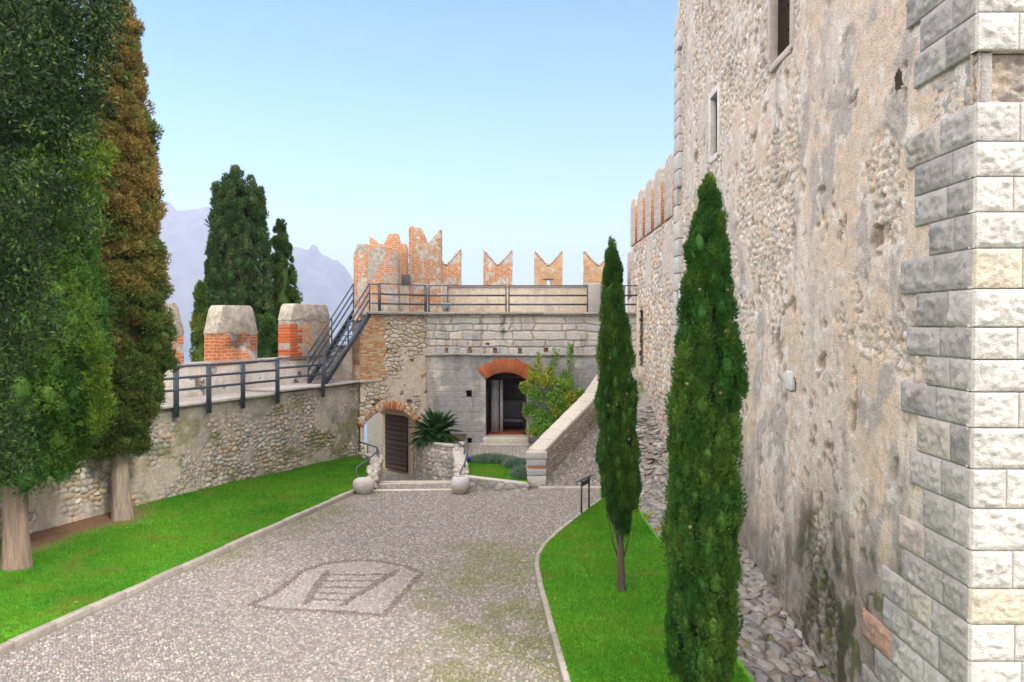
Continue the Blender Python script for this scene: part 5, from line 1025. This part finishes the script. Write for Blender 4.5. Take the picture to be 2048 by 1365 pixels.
def crown_pts(base, z0, z1, rfun, n, seed, lump=.25, freq=2.2, lean=(0, 0), inner=.2):
    rg = np.random.default_rng(seed); h = rg.uniform(0, 1, n * 3); r = rfun(h); h = h[rg.uniform(size=n * 3) < r / r.max()][:n]; n = len(h); a = rg.uniform(0, 2 * math.pi, n)
    z = z0 + (z1 - z0) * h; r = rfun(h) * (1 + lump * 1.8 * (fbm(np.cos(a) * freq + 9, np.sin(a) * freq, z * freq / 3.2, seed, 3) - .5)) * (1 - inner * rg.uniform(size=n))
    out = np.stack([np.cos(a), np.sin(a), np.full(n, .25)], 1); out /= np.linalg.norm(out, axis=1, keepdims=True)
    return np.stack([base[0] + lean[0] * h + r * np.cos(a), base[1] + lean[1] * h + r * np.sin(a), z], 1), out, h
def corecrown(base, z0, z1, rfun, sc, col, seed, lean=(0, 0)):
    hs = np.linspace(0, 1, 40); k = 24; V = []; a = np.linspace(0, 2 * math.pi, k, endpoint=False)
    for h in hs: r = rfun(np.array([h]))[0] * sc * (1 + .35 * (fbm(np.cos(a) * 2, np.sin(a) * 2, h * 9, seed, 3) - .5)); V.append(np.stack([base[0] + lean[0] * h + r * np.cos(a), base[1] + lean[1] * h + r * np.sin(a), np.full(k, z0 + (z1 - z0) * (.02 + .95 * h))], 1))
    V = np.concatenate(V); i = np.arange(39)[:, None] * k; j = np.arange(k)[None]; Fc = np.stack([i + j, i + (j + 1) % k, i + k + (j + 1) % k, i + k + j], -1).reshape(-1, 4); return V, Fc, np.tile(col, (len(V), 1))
def join(*parts):
    V = []; Fc = []; c = []; n_ = 0
    for v, f, q_ in parts:
        if f.shape[1] == 4: f = np.concatenate([f[:, :3], f[:, [0, 2, 3]]])
        V.append(v); Fc.append(f + n_); c.append(q_); n_ += len(v)
    return np.concatenate(V), np.concatenate(Fc), np.concatenate(c)
def trunk(base, zt, r0, lean=(0, 0), seed=0, col=(.20, .14, .11), flare=1.35, k=16):
    rg = random.Random(seed); n_ = 14; V = []; 
    for i in range(n_):
        t = i / (n_ - 1); z = base[2] - .1 + (zt - base[2] + .1) * t; r = r0 * (1 - .45 * t) * (1 + (flare - 1) * math.exp(-t * 14))
        for j in range(k): a = 2 * math.pi * j / k; rr_ = r * (1 + .22 * (float(vn(math.cos(a) * 2.4 + seed, math.sin(a) * 2.4, z * .35, seed)) - .5) * 2); V.append((base[0] + lean[0] * t + rr_ * math.cos(a), base[1] + lean[1] * t + rr_ * math.sin(a), z))
    Fc = np.array([(i * k + j, i * k + (j + 1) % k, (i + 1) * k + (j + 1) % k, (i + 1) * k + j) for i in range(n_ - 1) for j in range(k)]); V = np.array(V)
    return V, Fc, mix(col, [q_ * 1.5 for q_ in col], fbm(V[:, 0] * 6, V[:, 1] * 6, V[:, 2] * .8, seed))
def cypress(label, base, z0, z1, rfun, n, k, csize, L, W, nper, c1, c2, tr, seed, upb=.9, stretch=1.5, lump=.25, group=None, lean=(0, 0), tcol=(.20, .14, .11), spread=.5, core=(.02, .04, .012), cones=0, extra=None, freq=2.2, coresc=.6, tipmix=None, inner=.2):  # default core is a darker green, painting shade into gaps between clumps
    t = thing('cypress', label, 'cypress tree', base, group)
    C, O, h = crown_pts(base, z0, z1, rfun, n, seed, lump, freq, lean, inner); rg = np.random.default_rng(seed + 1)
    ha = rg.uniform(.84, 1.0, 26); C = np.concatenate([C, np.stack([base[0] + lean[0] * ha + rg.normal(0, .3, 26) * rfun(ha), base[1] + lean[1] * ha + rg.normal(0, .3, 26) * rfun(ha), z0 + (z1 - z0) * ha], 1)]); o2 = rg.normal(size=(26, 3)) * (1, 1, .3) + (0, 0, .5); O = np.concatenate([O, o2 / np.linalg.norm(o2, axis=1, keepdims=True)]); h = np.concatenate([h, ha])
    S = csize * rg.uniform(.6, 1.25, len(C)) * (.55 + .45 * np.clip(rfun(h) / rfun(h).max() * 1.4, 0, 1))
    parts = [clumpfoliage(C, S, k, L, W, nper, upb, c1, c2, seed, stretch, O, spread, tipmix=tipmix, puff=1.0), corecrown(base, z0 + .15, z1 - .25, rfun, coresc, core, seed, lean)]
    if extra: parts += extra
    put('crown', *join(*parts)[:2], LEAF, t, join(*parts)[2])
    put('trunk', *trunk(base, z0 + (z1 - z0) * .6, tr, (lean[0] * .6, lean[1] * .6), seed, tcol)[:2], BARK, t, trunk(base, z0 + (z1 - z0) * .6, tr, lean, seed, tcol)[2], True)
    if cones:
        C, O, h = crown_pts(base, z0 + (z1 - z0) * .12, z1 - (z1 - z0) * .1, rfun, cones, seed + 7, lump, freq, lean, 0.02)
        V, Fc, cc = rocks(np.zeros((1, 3)), np.full((1, 3), .022), rotz(np.zeros(1)), np.array([(.20, .14, .10)]), seed=seed, boxy=.2, rough=.3); me = mk('cone', V, Fc, BARK, cc)
        for p in C + O * csize * .55: o = bpy.data.objects.new('cone', me); COL.objects.link(o); o.parent = t; o.location = Vector(p) - Vector(base); o.rotation_euler = tuple(rg.uniform(0, 3, 3))
    return t
DKG, MDG, YLG = (.022, .062, .014), (.05, .115, .022), (.13, .19, .02)
# the two young columns on the right lawn
P1 = np.array((gnd(1412, 1365).x * 11.45 / 12.48, 11.45, .05))
f1_ = lambda h: .40 * np.power(np.clip((1 - h) / .36, 0, 1), .6) * (1 + .1 * (1 - h)) * ss(-.12, .1, h) * (1 + .05 * np.sin(h * 23)) + .01
P1[0] = 2.76
cypress('tall dense young cypress column nearest the camera on the right lawn', tuple(P1), .35, 7.66, f1_, 820, 110, .115, .05, .013, 5, (.036, .12, .02), (.09, .18, .026), .09, 201, upb=.95, stretch=2.0, lump=.42, cones=16, spread=.5, freq=3.4, lean=(.06, 0), inner=.4)
P2 = gnd(1243, 1180, .06); f2_ = lambda h: .45 * np.power(np.clip(1 - h, 0, 1), .55) * (.4 + .6 * ss(0, .2, h)) * (1 - .18 * ss(.35, .0, h)) * (1 + .05 * np.sin(h * 31)) + .015
t2 = cypress('slim cypress with a bare lower trunk in front of the ramp', tuple(P2), 1.3, 7.3, f2_, 640, 90, .092, .048, .012, 5, (.034, .115, .02), (.08, .17, .025), .075, 203, upb=1.1, stretch=2.2, lump=.4, cones=10, freq=3.4, lean=(-.24, 0), inner=.4, tcol=(.09, .065, .05))
mb = MB(); b2 = np.array(P2)
for dx, dy, z_, zz_ in ((-.32, .05, .55, 1.75), (.22, -.1, .6, 1.7), (-.22, -.12, .75, 1.7), (.1, .2, .9, 1.8)): mb.tube([b2 + (dx * .06, dy * .06, z_), b2 + (dx * .6, dy * .6, z_ + .45), b2 + (dx * .9, dy, zz_)], [.022, .016, .01], 6, (.10, .07, .055)); putmb('branch', mb, BARK, t2); mb = MB()
# big trees on the left lawn
Pb = gnd(243, 1045, .27); f3_ = lambda h: 1.2 * np.power(np.clip(1 - h, 0, 1), .55) * (.42 + .58 * ss(-.02, .2, h)) * (1 + .04 * np.sin(h * 37)) + .03
cypress('tall cypress tinged rusty brown on a bare pinkish trunk against the left wall', tuple(Pb), 2.2, 15.1, f3_, 1150, 150, .31, .08, .026, 4, (.29, .205, .06), (.12, .165, .04), .22, 207, upb=.5, stretch=.85, lump=.36, inner=.4, tcol=(.25, .195, .155), spread=.6, core=(.05, .05, .012), freq=2.6, tipmix=((.07, .125, .025), 8.5, 3.5))
Pc = gnd(32, 1145, .15); f4_ = lambda h: 1.95 * np.power(np.clip(1 - h, 0, 1), .5) * (.5 + .5 * ss(-.02, .15, h)) + .03
rg_ = np.random.default_rng(5); ex_c = np.array([at(197, 720 + 165 * q_ / 60 - 10 * (q_ % 7), 16.9) for q_ in range(60)]) + rg_.normal(0, .1, (60, 3)); ex_o = np.tile((.5, -.7, .5), (60, 1)); ex_o /= np.linalg.norm(ex_o, axis=1, keepdims=True)
ex2 = np.array([at(150, 320, 16.2)] * 40) + rg_.normal(0, .26, (40, 3))
cypress('broad bright green cypress with a fluted trunk at the left edge', tuple(Pc), 2.35, 15.5, f4_, 1350, 150, .34, .085, .026, 4, (.04, .12, .02), (.11, .22, .032), .26, 211, upb=.75, stretch=1.5, lump=.3, inner=.4, tcol=(.22, .16, .125), spread=.6,
        extra=[clumpfoliage(ex_c, np.full(60, .14), 26, .12, .02, 4, .6, (.07, .16, .02), (.17, .24, .02), 5, 1.5, ex_o), clumpfoliage(ex2, np.full(40, .17), 40, .13, .02, 5, .6, (.10, .18, .02), (.15, .22, .02), 6, 1.3, np.tile(ex_o[:1], (40, 1)))])
# broad leaved evergreen close on the left
tb = thing('evergreen_oak', 'dark glossy broad leaved evergreen tree filling the upper left corner', 'tree', (-10.0, 11.0, .3))
def leafset(C, S, k, L, W, cols, seed, out=None, droop=.0, flat=1.0):
    rg = np.random.default_rng(seed); N = len(C) * k; D = rg.normal(size=(N, 3)); D /= np.linalg.norm(D, axis=1, keepdims=True); P = np.repeat(C, k, 0) + D * np.repeat(S, k)[:, None] * rg.uniform(.35, 1, (N, 1)) * (1, 1, flat)
    A_ = D * .7 + rg.normal(0, .5, (N, 3)) + (0, 0, .15 - droop); A_ /= np.linalg.norm(A_, axis=1, keepdims=True); s = np.cross(A_, rg.normal(size=(N, 3))); s /= np.linalg.norm(s, axis=1, keepdims=True); nn = np.cross(A_, s)
    l_ = L * rg.uniform(.6, 1.25, N)[:, None]; w_ = W * rg.uniform(.7, 1.2, N)[:, None]
    V = np.stack([P, P + A_ * l_ * .5 + s * w_ / 2 + nn * w_ * .18, P + A_ * l_, P + A_ * l_ * .5 - s * w_ / 2 + nn * w_ * .18], 1).reshape(-1, 3); i = np.arange(N) * 4
    Fc = np.concatenate([np.stack([i, i + 1, i + 2], 1), np.stack([i, i + 2, i + 3], 1)]); c = cols[rg.integers(0, len(cols), N)] * rg.uniform(.7, 1.3, (N, 1)); return V, Fc, np.repeat(c, 4, 0)
rg_ = np.random.default_rng(31); bl = []
for (px, py, Y, r) in ((-60, 60, 10.6, 1.6), (60, 120, 10.8, 1.1), (120, 30, 11.0, .75), (-40, 350, 10.6, 1.5), (40, 330, 11.0, .65), (110, 200, 11.0, .7), (10, 480, 10.8, .55), (-40, 620, 10.6, 1.0), (-15, 700, 10.9, .42), (-70, 830, 10.5, .7), (-5, 905, 10.6, .4), (170, 90, 11.2, .42), (150, 20, 11.3, .5), (-10, 560, 11, .45), (-250, 100, 11, 2.2), (-250, 500, 11, 2.0)):
    c_ = np.array(at(px, py, Y)); n_ = int(80 * r * r) + 14; q_ = rg_.normal(size=(n_, 3)); q_ /= np.linalg.norm(q_, axis=1, keepdims=True); bl.append(c_ + q_ * r * rg_.uniform(.45, 1, (n_, 1)) ** .5)
bl = np.concatenate(bl); tri = [leafset(bl, np.full(len(bl), .21), 34, .088, .036, np.array([(.018, .045, .009), (.03, .066, .012), (.06, .105, .018), (.012, .03, .007), (.022, .05, .014)]), 33)]
put('crown', *tri[0][:2], BROAD, tb, tri[0][2])
V, Fc, cc = trunk((-10.0, 11.0, .2), 8.5, .25, (1.2, -.2), 9); put('trunk', V, Fc, BARK, tb, cc, True)
for c_ in bl[::24]: a = np.array((-10 + 1.2 * min(1, max(0, (c_[2] - 2) / 7)), 11, max(1.5, min(8, c_[2] - 1.2)))); mb = MB(); mb.tube([a * .35 + c_ * .65, a * .18 + c_ * .82 + (0, 0, .06), c_], [.02, .014, .006], 5, (.10, .085, .06)); putmb('branch', mb, BARK, tb)
# cypresses beyond the wall
far = 'cypresses beyond the left wall'
def fcy(label, px, Y, ztop, rad, pw_, seed, c1, c2, n=700, tips=()):
    fr = lambda h: rad * np.power(np.clip(1 - h, 0, 1), pw_) * (.6 + .4 * ss(0, .15, h)) + .03
    ex = []
    for (tx, ty, r_) in tips:
        n_ = 34; q_ = np.random.default_rng(int(tx)); hh = q_.uniform(0, 1, n_) ** 1.2; ce = np.array([at(tx, ty, Y)] * n_) + np.stack([q_.normal(0, r_, n_) * (1 - .8 * hh), q_.normal(0, r_, n_) * (1 - .8 * hh), -2.2 + 2.2 * hh], 1); oo = q_.normal(size=(n_, 3)) + (0, 0, .4); ex.append(clumpfoliage(ce, np.full(n_, .2), 42, .15, .05, 4, .9, c1, c2, seed, 1.6, oo / np.linalg.norm(oo, axis=1, keepdims=True)))
    cypress(label, (sx_(px, Y), Y, -7), -5.5, ztop, fr, n, 70, .26, .12, .045, 4, c1, c2, .25, seed, upb=.9, stretch=1.5, lump=.26, group=far, spread=.6, core=tuple(c1), coresc=.62, extra=ex, inner=.3)
fcy('widest dark cypress rising beyond the left wall between two merlons', 480, 42, 12.9, 1.9, .22, 221, (.035, .085, .022), (.085, .12, .04), 1500, ((471, 340, .25), (503, 362, .22), (433, 370, .2), (455, 356, .22), (522, 385, .2)))
fcy('narrow pointed cypress to the right of the widest one beyond the left wall', 563, 44, 11.3, 1.95, .62, 223, (.04, .085, .016), (.07, .12, .02))
fcy('shorter dark cypress pressed against the left flank of the widest one', 425, 41, 10.2, .55, .5, 225, (.035, .09, .024), (.06, .11, .026), 380)
fcy('low yellow tipped cypress seen through the gap left of the brick merlon', 402, 40, 7.6, .62, .5, 227, (.06, .12, .016), (.16, .19, .02), 260)
fcy('low bushy cypress showing between the two brick merlons', 535, 39.5, 5.9, 1.0, .4, 229, (.035, .09, .02), (.055, .12, .022), 260)
# sago palm
sp_ = thing('sago_palm', 'dark green sago palm with arching feathery fronds in the stone planter', 'palm', (-3.15, 33.1, .74)); b_ = np.array((-3.15, 33.1, .95)); rg_ = np.random.default_rng(41); Vs = []; cs = []; mbf = MB()
for i in range(120):
    az = rg_.uniform(0, 2 * math.pi); el = rg_.uniform(-.15, 1.4); Lf = rg_.uniform(.95, 1.3); n_ = 46; t = np.linspace(0, 1, n_); hd = np.array((math.cos(az), math.sin(az), 0)); e = el - t * (.35 + .55 * math.cos(el)) ; st_ = Lf / n_
    P = b_ + np.cumsum((np.cos(e)[:, None] * hd + np.sin(e)[:, None] * np.array((0, 0, 1.))) * st_, 0); side = np.array((-math.sin(az), math.cos(az), 0)); T = np.gradient(P, axis=0); T /= np.linalg.norm(T, axis=1, keepdims=True)
    mbf.tube(list(P[::9]), [.014, .012, .01, .008, .007, .005][:len(P[::9])], 4, (.07, .11, .02)); m_ = t > .12
    for s in (-1, 1):
        D = side * s * .8 + T * .62 + np.array((0, 0, .22)); v, f, c = blades(P[m_], D[m_], .26 * np.sin(np.pi * (t[m_] * .82 + .13)) + .03, np.full(m_.sum(), .028), np.tile(np.array((.02, .075, .014)) * rg_.uniform(.7, 1.4), (m_.sum(), 1))); Vs.append(v); cs.append(c)
V = np.concatenate(Vs); put('fronds', V, np.arange(len(V)).reshape(-1, 3), BROAD, sp_, np.concatenate(cs)); putmb('frond_stems', mbf, BARK, sp_)
mb = MB(); mb.tube([(-3.15, 33.1, .7), (-3.15, 33.1, .85), (-3.15, 33.1, 1.02)], [.2, .19, .1], 12, (.12, .09, .06)); putmb('trunk', mb, BARK, sp_)
# shrub by the main door
sh = thing('shrub', 'loose yellow green shrub with long upright shoots right of the main door', 'shrub', (1.7, 34.3, .5)); rg_ = np.random.default_rng(51); bl = []; sz = []; mb = MB()
for (px, py, Y, r) in ((1075, 790, 34.6, .42), (1085, 840, 34.3, .42), (1105, 800, 34.6, .42), (1120, 830, 34.2, .5), (1100, 860, 34.0, .4), (1140, 800, 34.4, .42), (1115, 800, 34.2, .5), (1090, 870, 33.9, .42), (1130, 770, 34.5, .35), (1145, 825, 34.0, .4), (1070, 860, 34.2, .35), (1060, 820, 34.7, .3), (1050, 775, 34.7, .2), (1155, 790, 34.3, .3), (1090, 760, 34.7, .3), (1072, 755, 34.8, .22), (1115, 765, 34.7, .25)):
    c_ = np.array(at(px, py, Y)); n_ = int(190 * r * r) + 14; q_ = rg_.normal(size=(n_, 3)); q_ /= np.linalg.norm(q_, axis=1, keepdims=True); bl.append(c_ + q_ * r * rg_.uniform(.3, 1, (n_, 1))); mb.tube([(1.7 + rg_.normal() * .2, 34.3, .4), (np.array((1.7, 34.3, .6)) + c_) / 2, c_], [.03, .02, .008], 5, (.14, .1, .07))
for (p_a, p_b) in (((1078, 770), (1076, 712)), ((1100, 770), (1111, 703)), ((1138, 770), (1141, 690)), ((1125, 780), (1127, 745)), ((1062, 770), (1064, 735)), ((1095, 760), (1099, 735))):
    for t in np.linspace(0, 1, 16): bl.append(np.array([at(p_a[0] + (p_b[0] - p_a[0]) * t + rg_.normal() * 1.5, p_a[1] + (p_b[1] - p_a[1]) * t, 34.9)]))
    mb.tube([at(p_a[0], p_a[1] + 40, 34.7), at(*p_a, 34.85), at(*p_b, 34.95)], [.014, .011, .005], 5, (.14, .1, .07))
bl = np.concatenate(bl); tone = fbm(bl[:, 0] * 1.6, bl[:, 2] * 1.6, seed=52); lo = bl[tone < .55]; hi = bl[tone >= .55]
p1_ = leafset(lo, np.full(len(lo), .13), 22, .105, .06, np.array([(.09, .24, .03), (.15, .32, .04), (.22, .38, .05)]), 53, flat=1); p2_ = leafset(hi, np.full(len(hi), .14), 22, .11, .065, np.array([(.42, .44, .04), (.28, .38, .04), (.5, .46, .06), (.16, .3, .035)]), 54)
v, f, c = join(p1_, p2_); put('leaves', v, f, BROAD, sh, c); putmb('stems', mb, BARK, sh)
for (lab, px, py, Y, rx, rz, n_) in (('long low mound of grey green lavender at the back of the small lawn', 985, 928, 30.4, .95, .34, 5200), ('smaller grey green lavender mound nearer the ramp parapet', 1033, 932, 29.6, .5, .36, 3400), ('rounded grey green lavender clump in the corner by the parapet pier', 1043, 958, 27.75, .36, .42, 3200)):
    b_ = at(px, py, Y); zb = float(sl(b_.x, b_.y)); lv = thing('lavender', lab, 'lavender bush', (b_.x, b_.y, zb), 'lavender around the small lawn'); rg_ = np.random.default_rng(int(px)); a = rg_.uniform(0, 2 * math.pi, n_); r = np.sqrt(rg_.uniform(0, 1, n_)); 
    lum = .75 + .5 * fbm(np.cos(a) * r * 3 + px, np.sin(a) * r * 3, seed=61); P = np.stack([b_.x + rx * r * np.cos(a), b_.y + .42 * r * np.sin(a), zb + rz * np.sqrt(np.clip(1 - r * r, 0, 1)) * lum * rg_.uniform(.35, .8, n_)], 1)
    D = np.stack([np.cos(a) * r * .9, np.sin(a) * r * .9, np.full(n_, 1.)], 1) + rg_.normal(0, .3, (n_, 3)); v, f, c = blades(P, D, rg_.uniform(.1, .2, n_), rg_.uniform(.012, .022, n_), np.array([(.16, .25, .18), (.11, .19, .13), (.22, .31, .23)])[rg_.integers(0, 3, n_)]); put('foliage', v, f, LEAF, lv, c)
# fallen leaves
N = 130; y = RNG.uniform(13, 27, N); t = RNG.uniform(.02, .95, N); x = lawnE(y) + t * (wallX(y) - lawnE(y)); D = RNG.normal(size=(N, 3)) * (1, 1, .15); v, f, c = blades(np.stack([x, y, lawnz(x, y) + .045], 1), D, RNG.uniform(.05, .09, N), RNG.uniform(.03, .05, N), np.array([(.30, .17, .06), (.36, .26, .10), (.22, .11, .05)])[RNG.integers(0, 3, N)])
tag(put('leaves', v, f, LEAF, None, c), 'dry brown leaves scattered on the left lawn', 'fallen leaves', kind='stuff')

# ------------------------------------------------------------------ air
m = bpy.data.materials.new('air'); m.use_nodes = True; n = m.node_tree.nodes; n.remove(n['Principled BSDF']); pv = n.new('ShaderNodeVolumePrincipled'); pv.inputs['Color'].default_value = (.63, .72, 1.0, 1); pv.inputs['Density'].default_value = 2.0e-4; pv.inputs['Anisotropy'].default_value = .1
m.node_tree.links.new(pv.outputs[0], n['Material Output'].inputs['Volume'])
mb = MB(); mb.abox(-9500, 9500, -2500, 10500, -62, 880); V, Fc, c = mb.arrays(); put('haze', V, Fc, m)['kind'] = 'stuff'
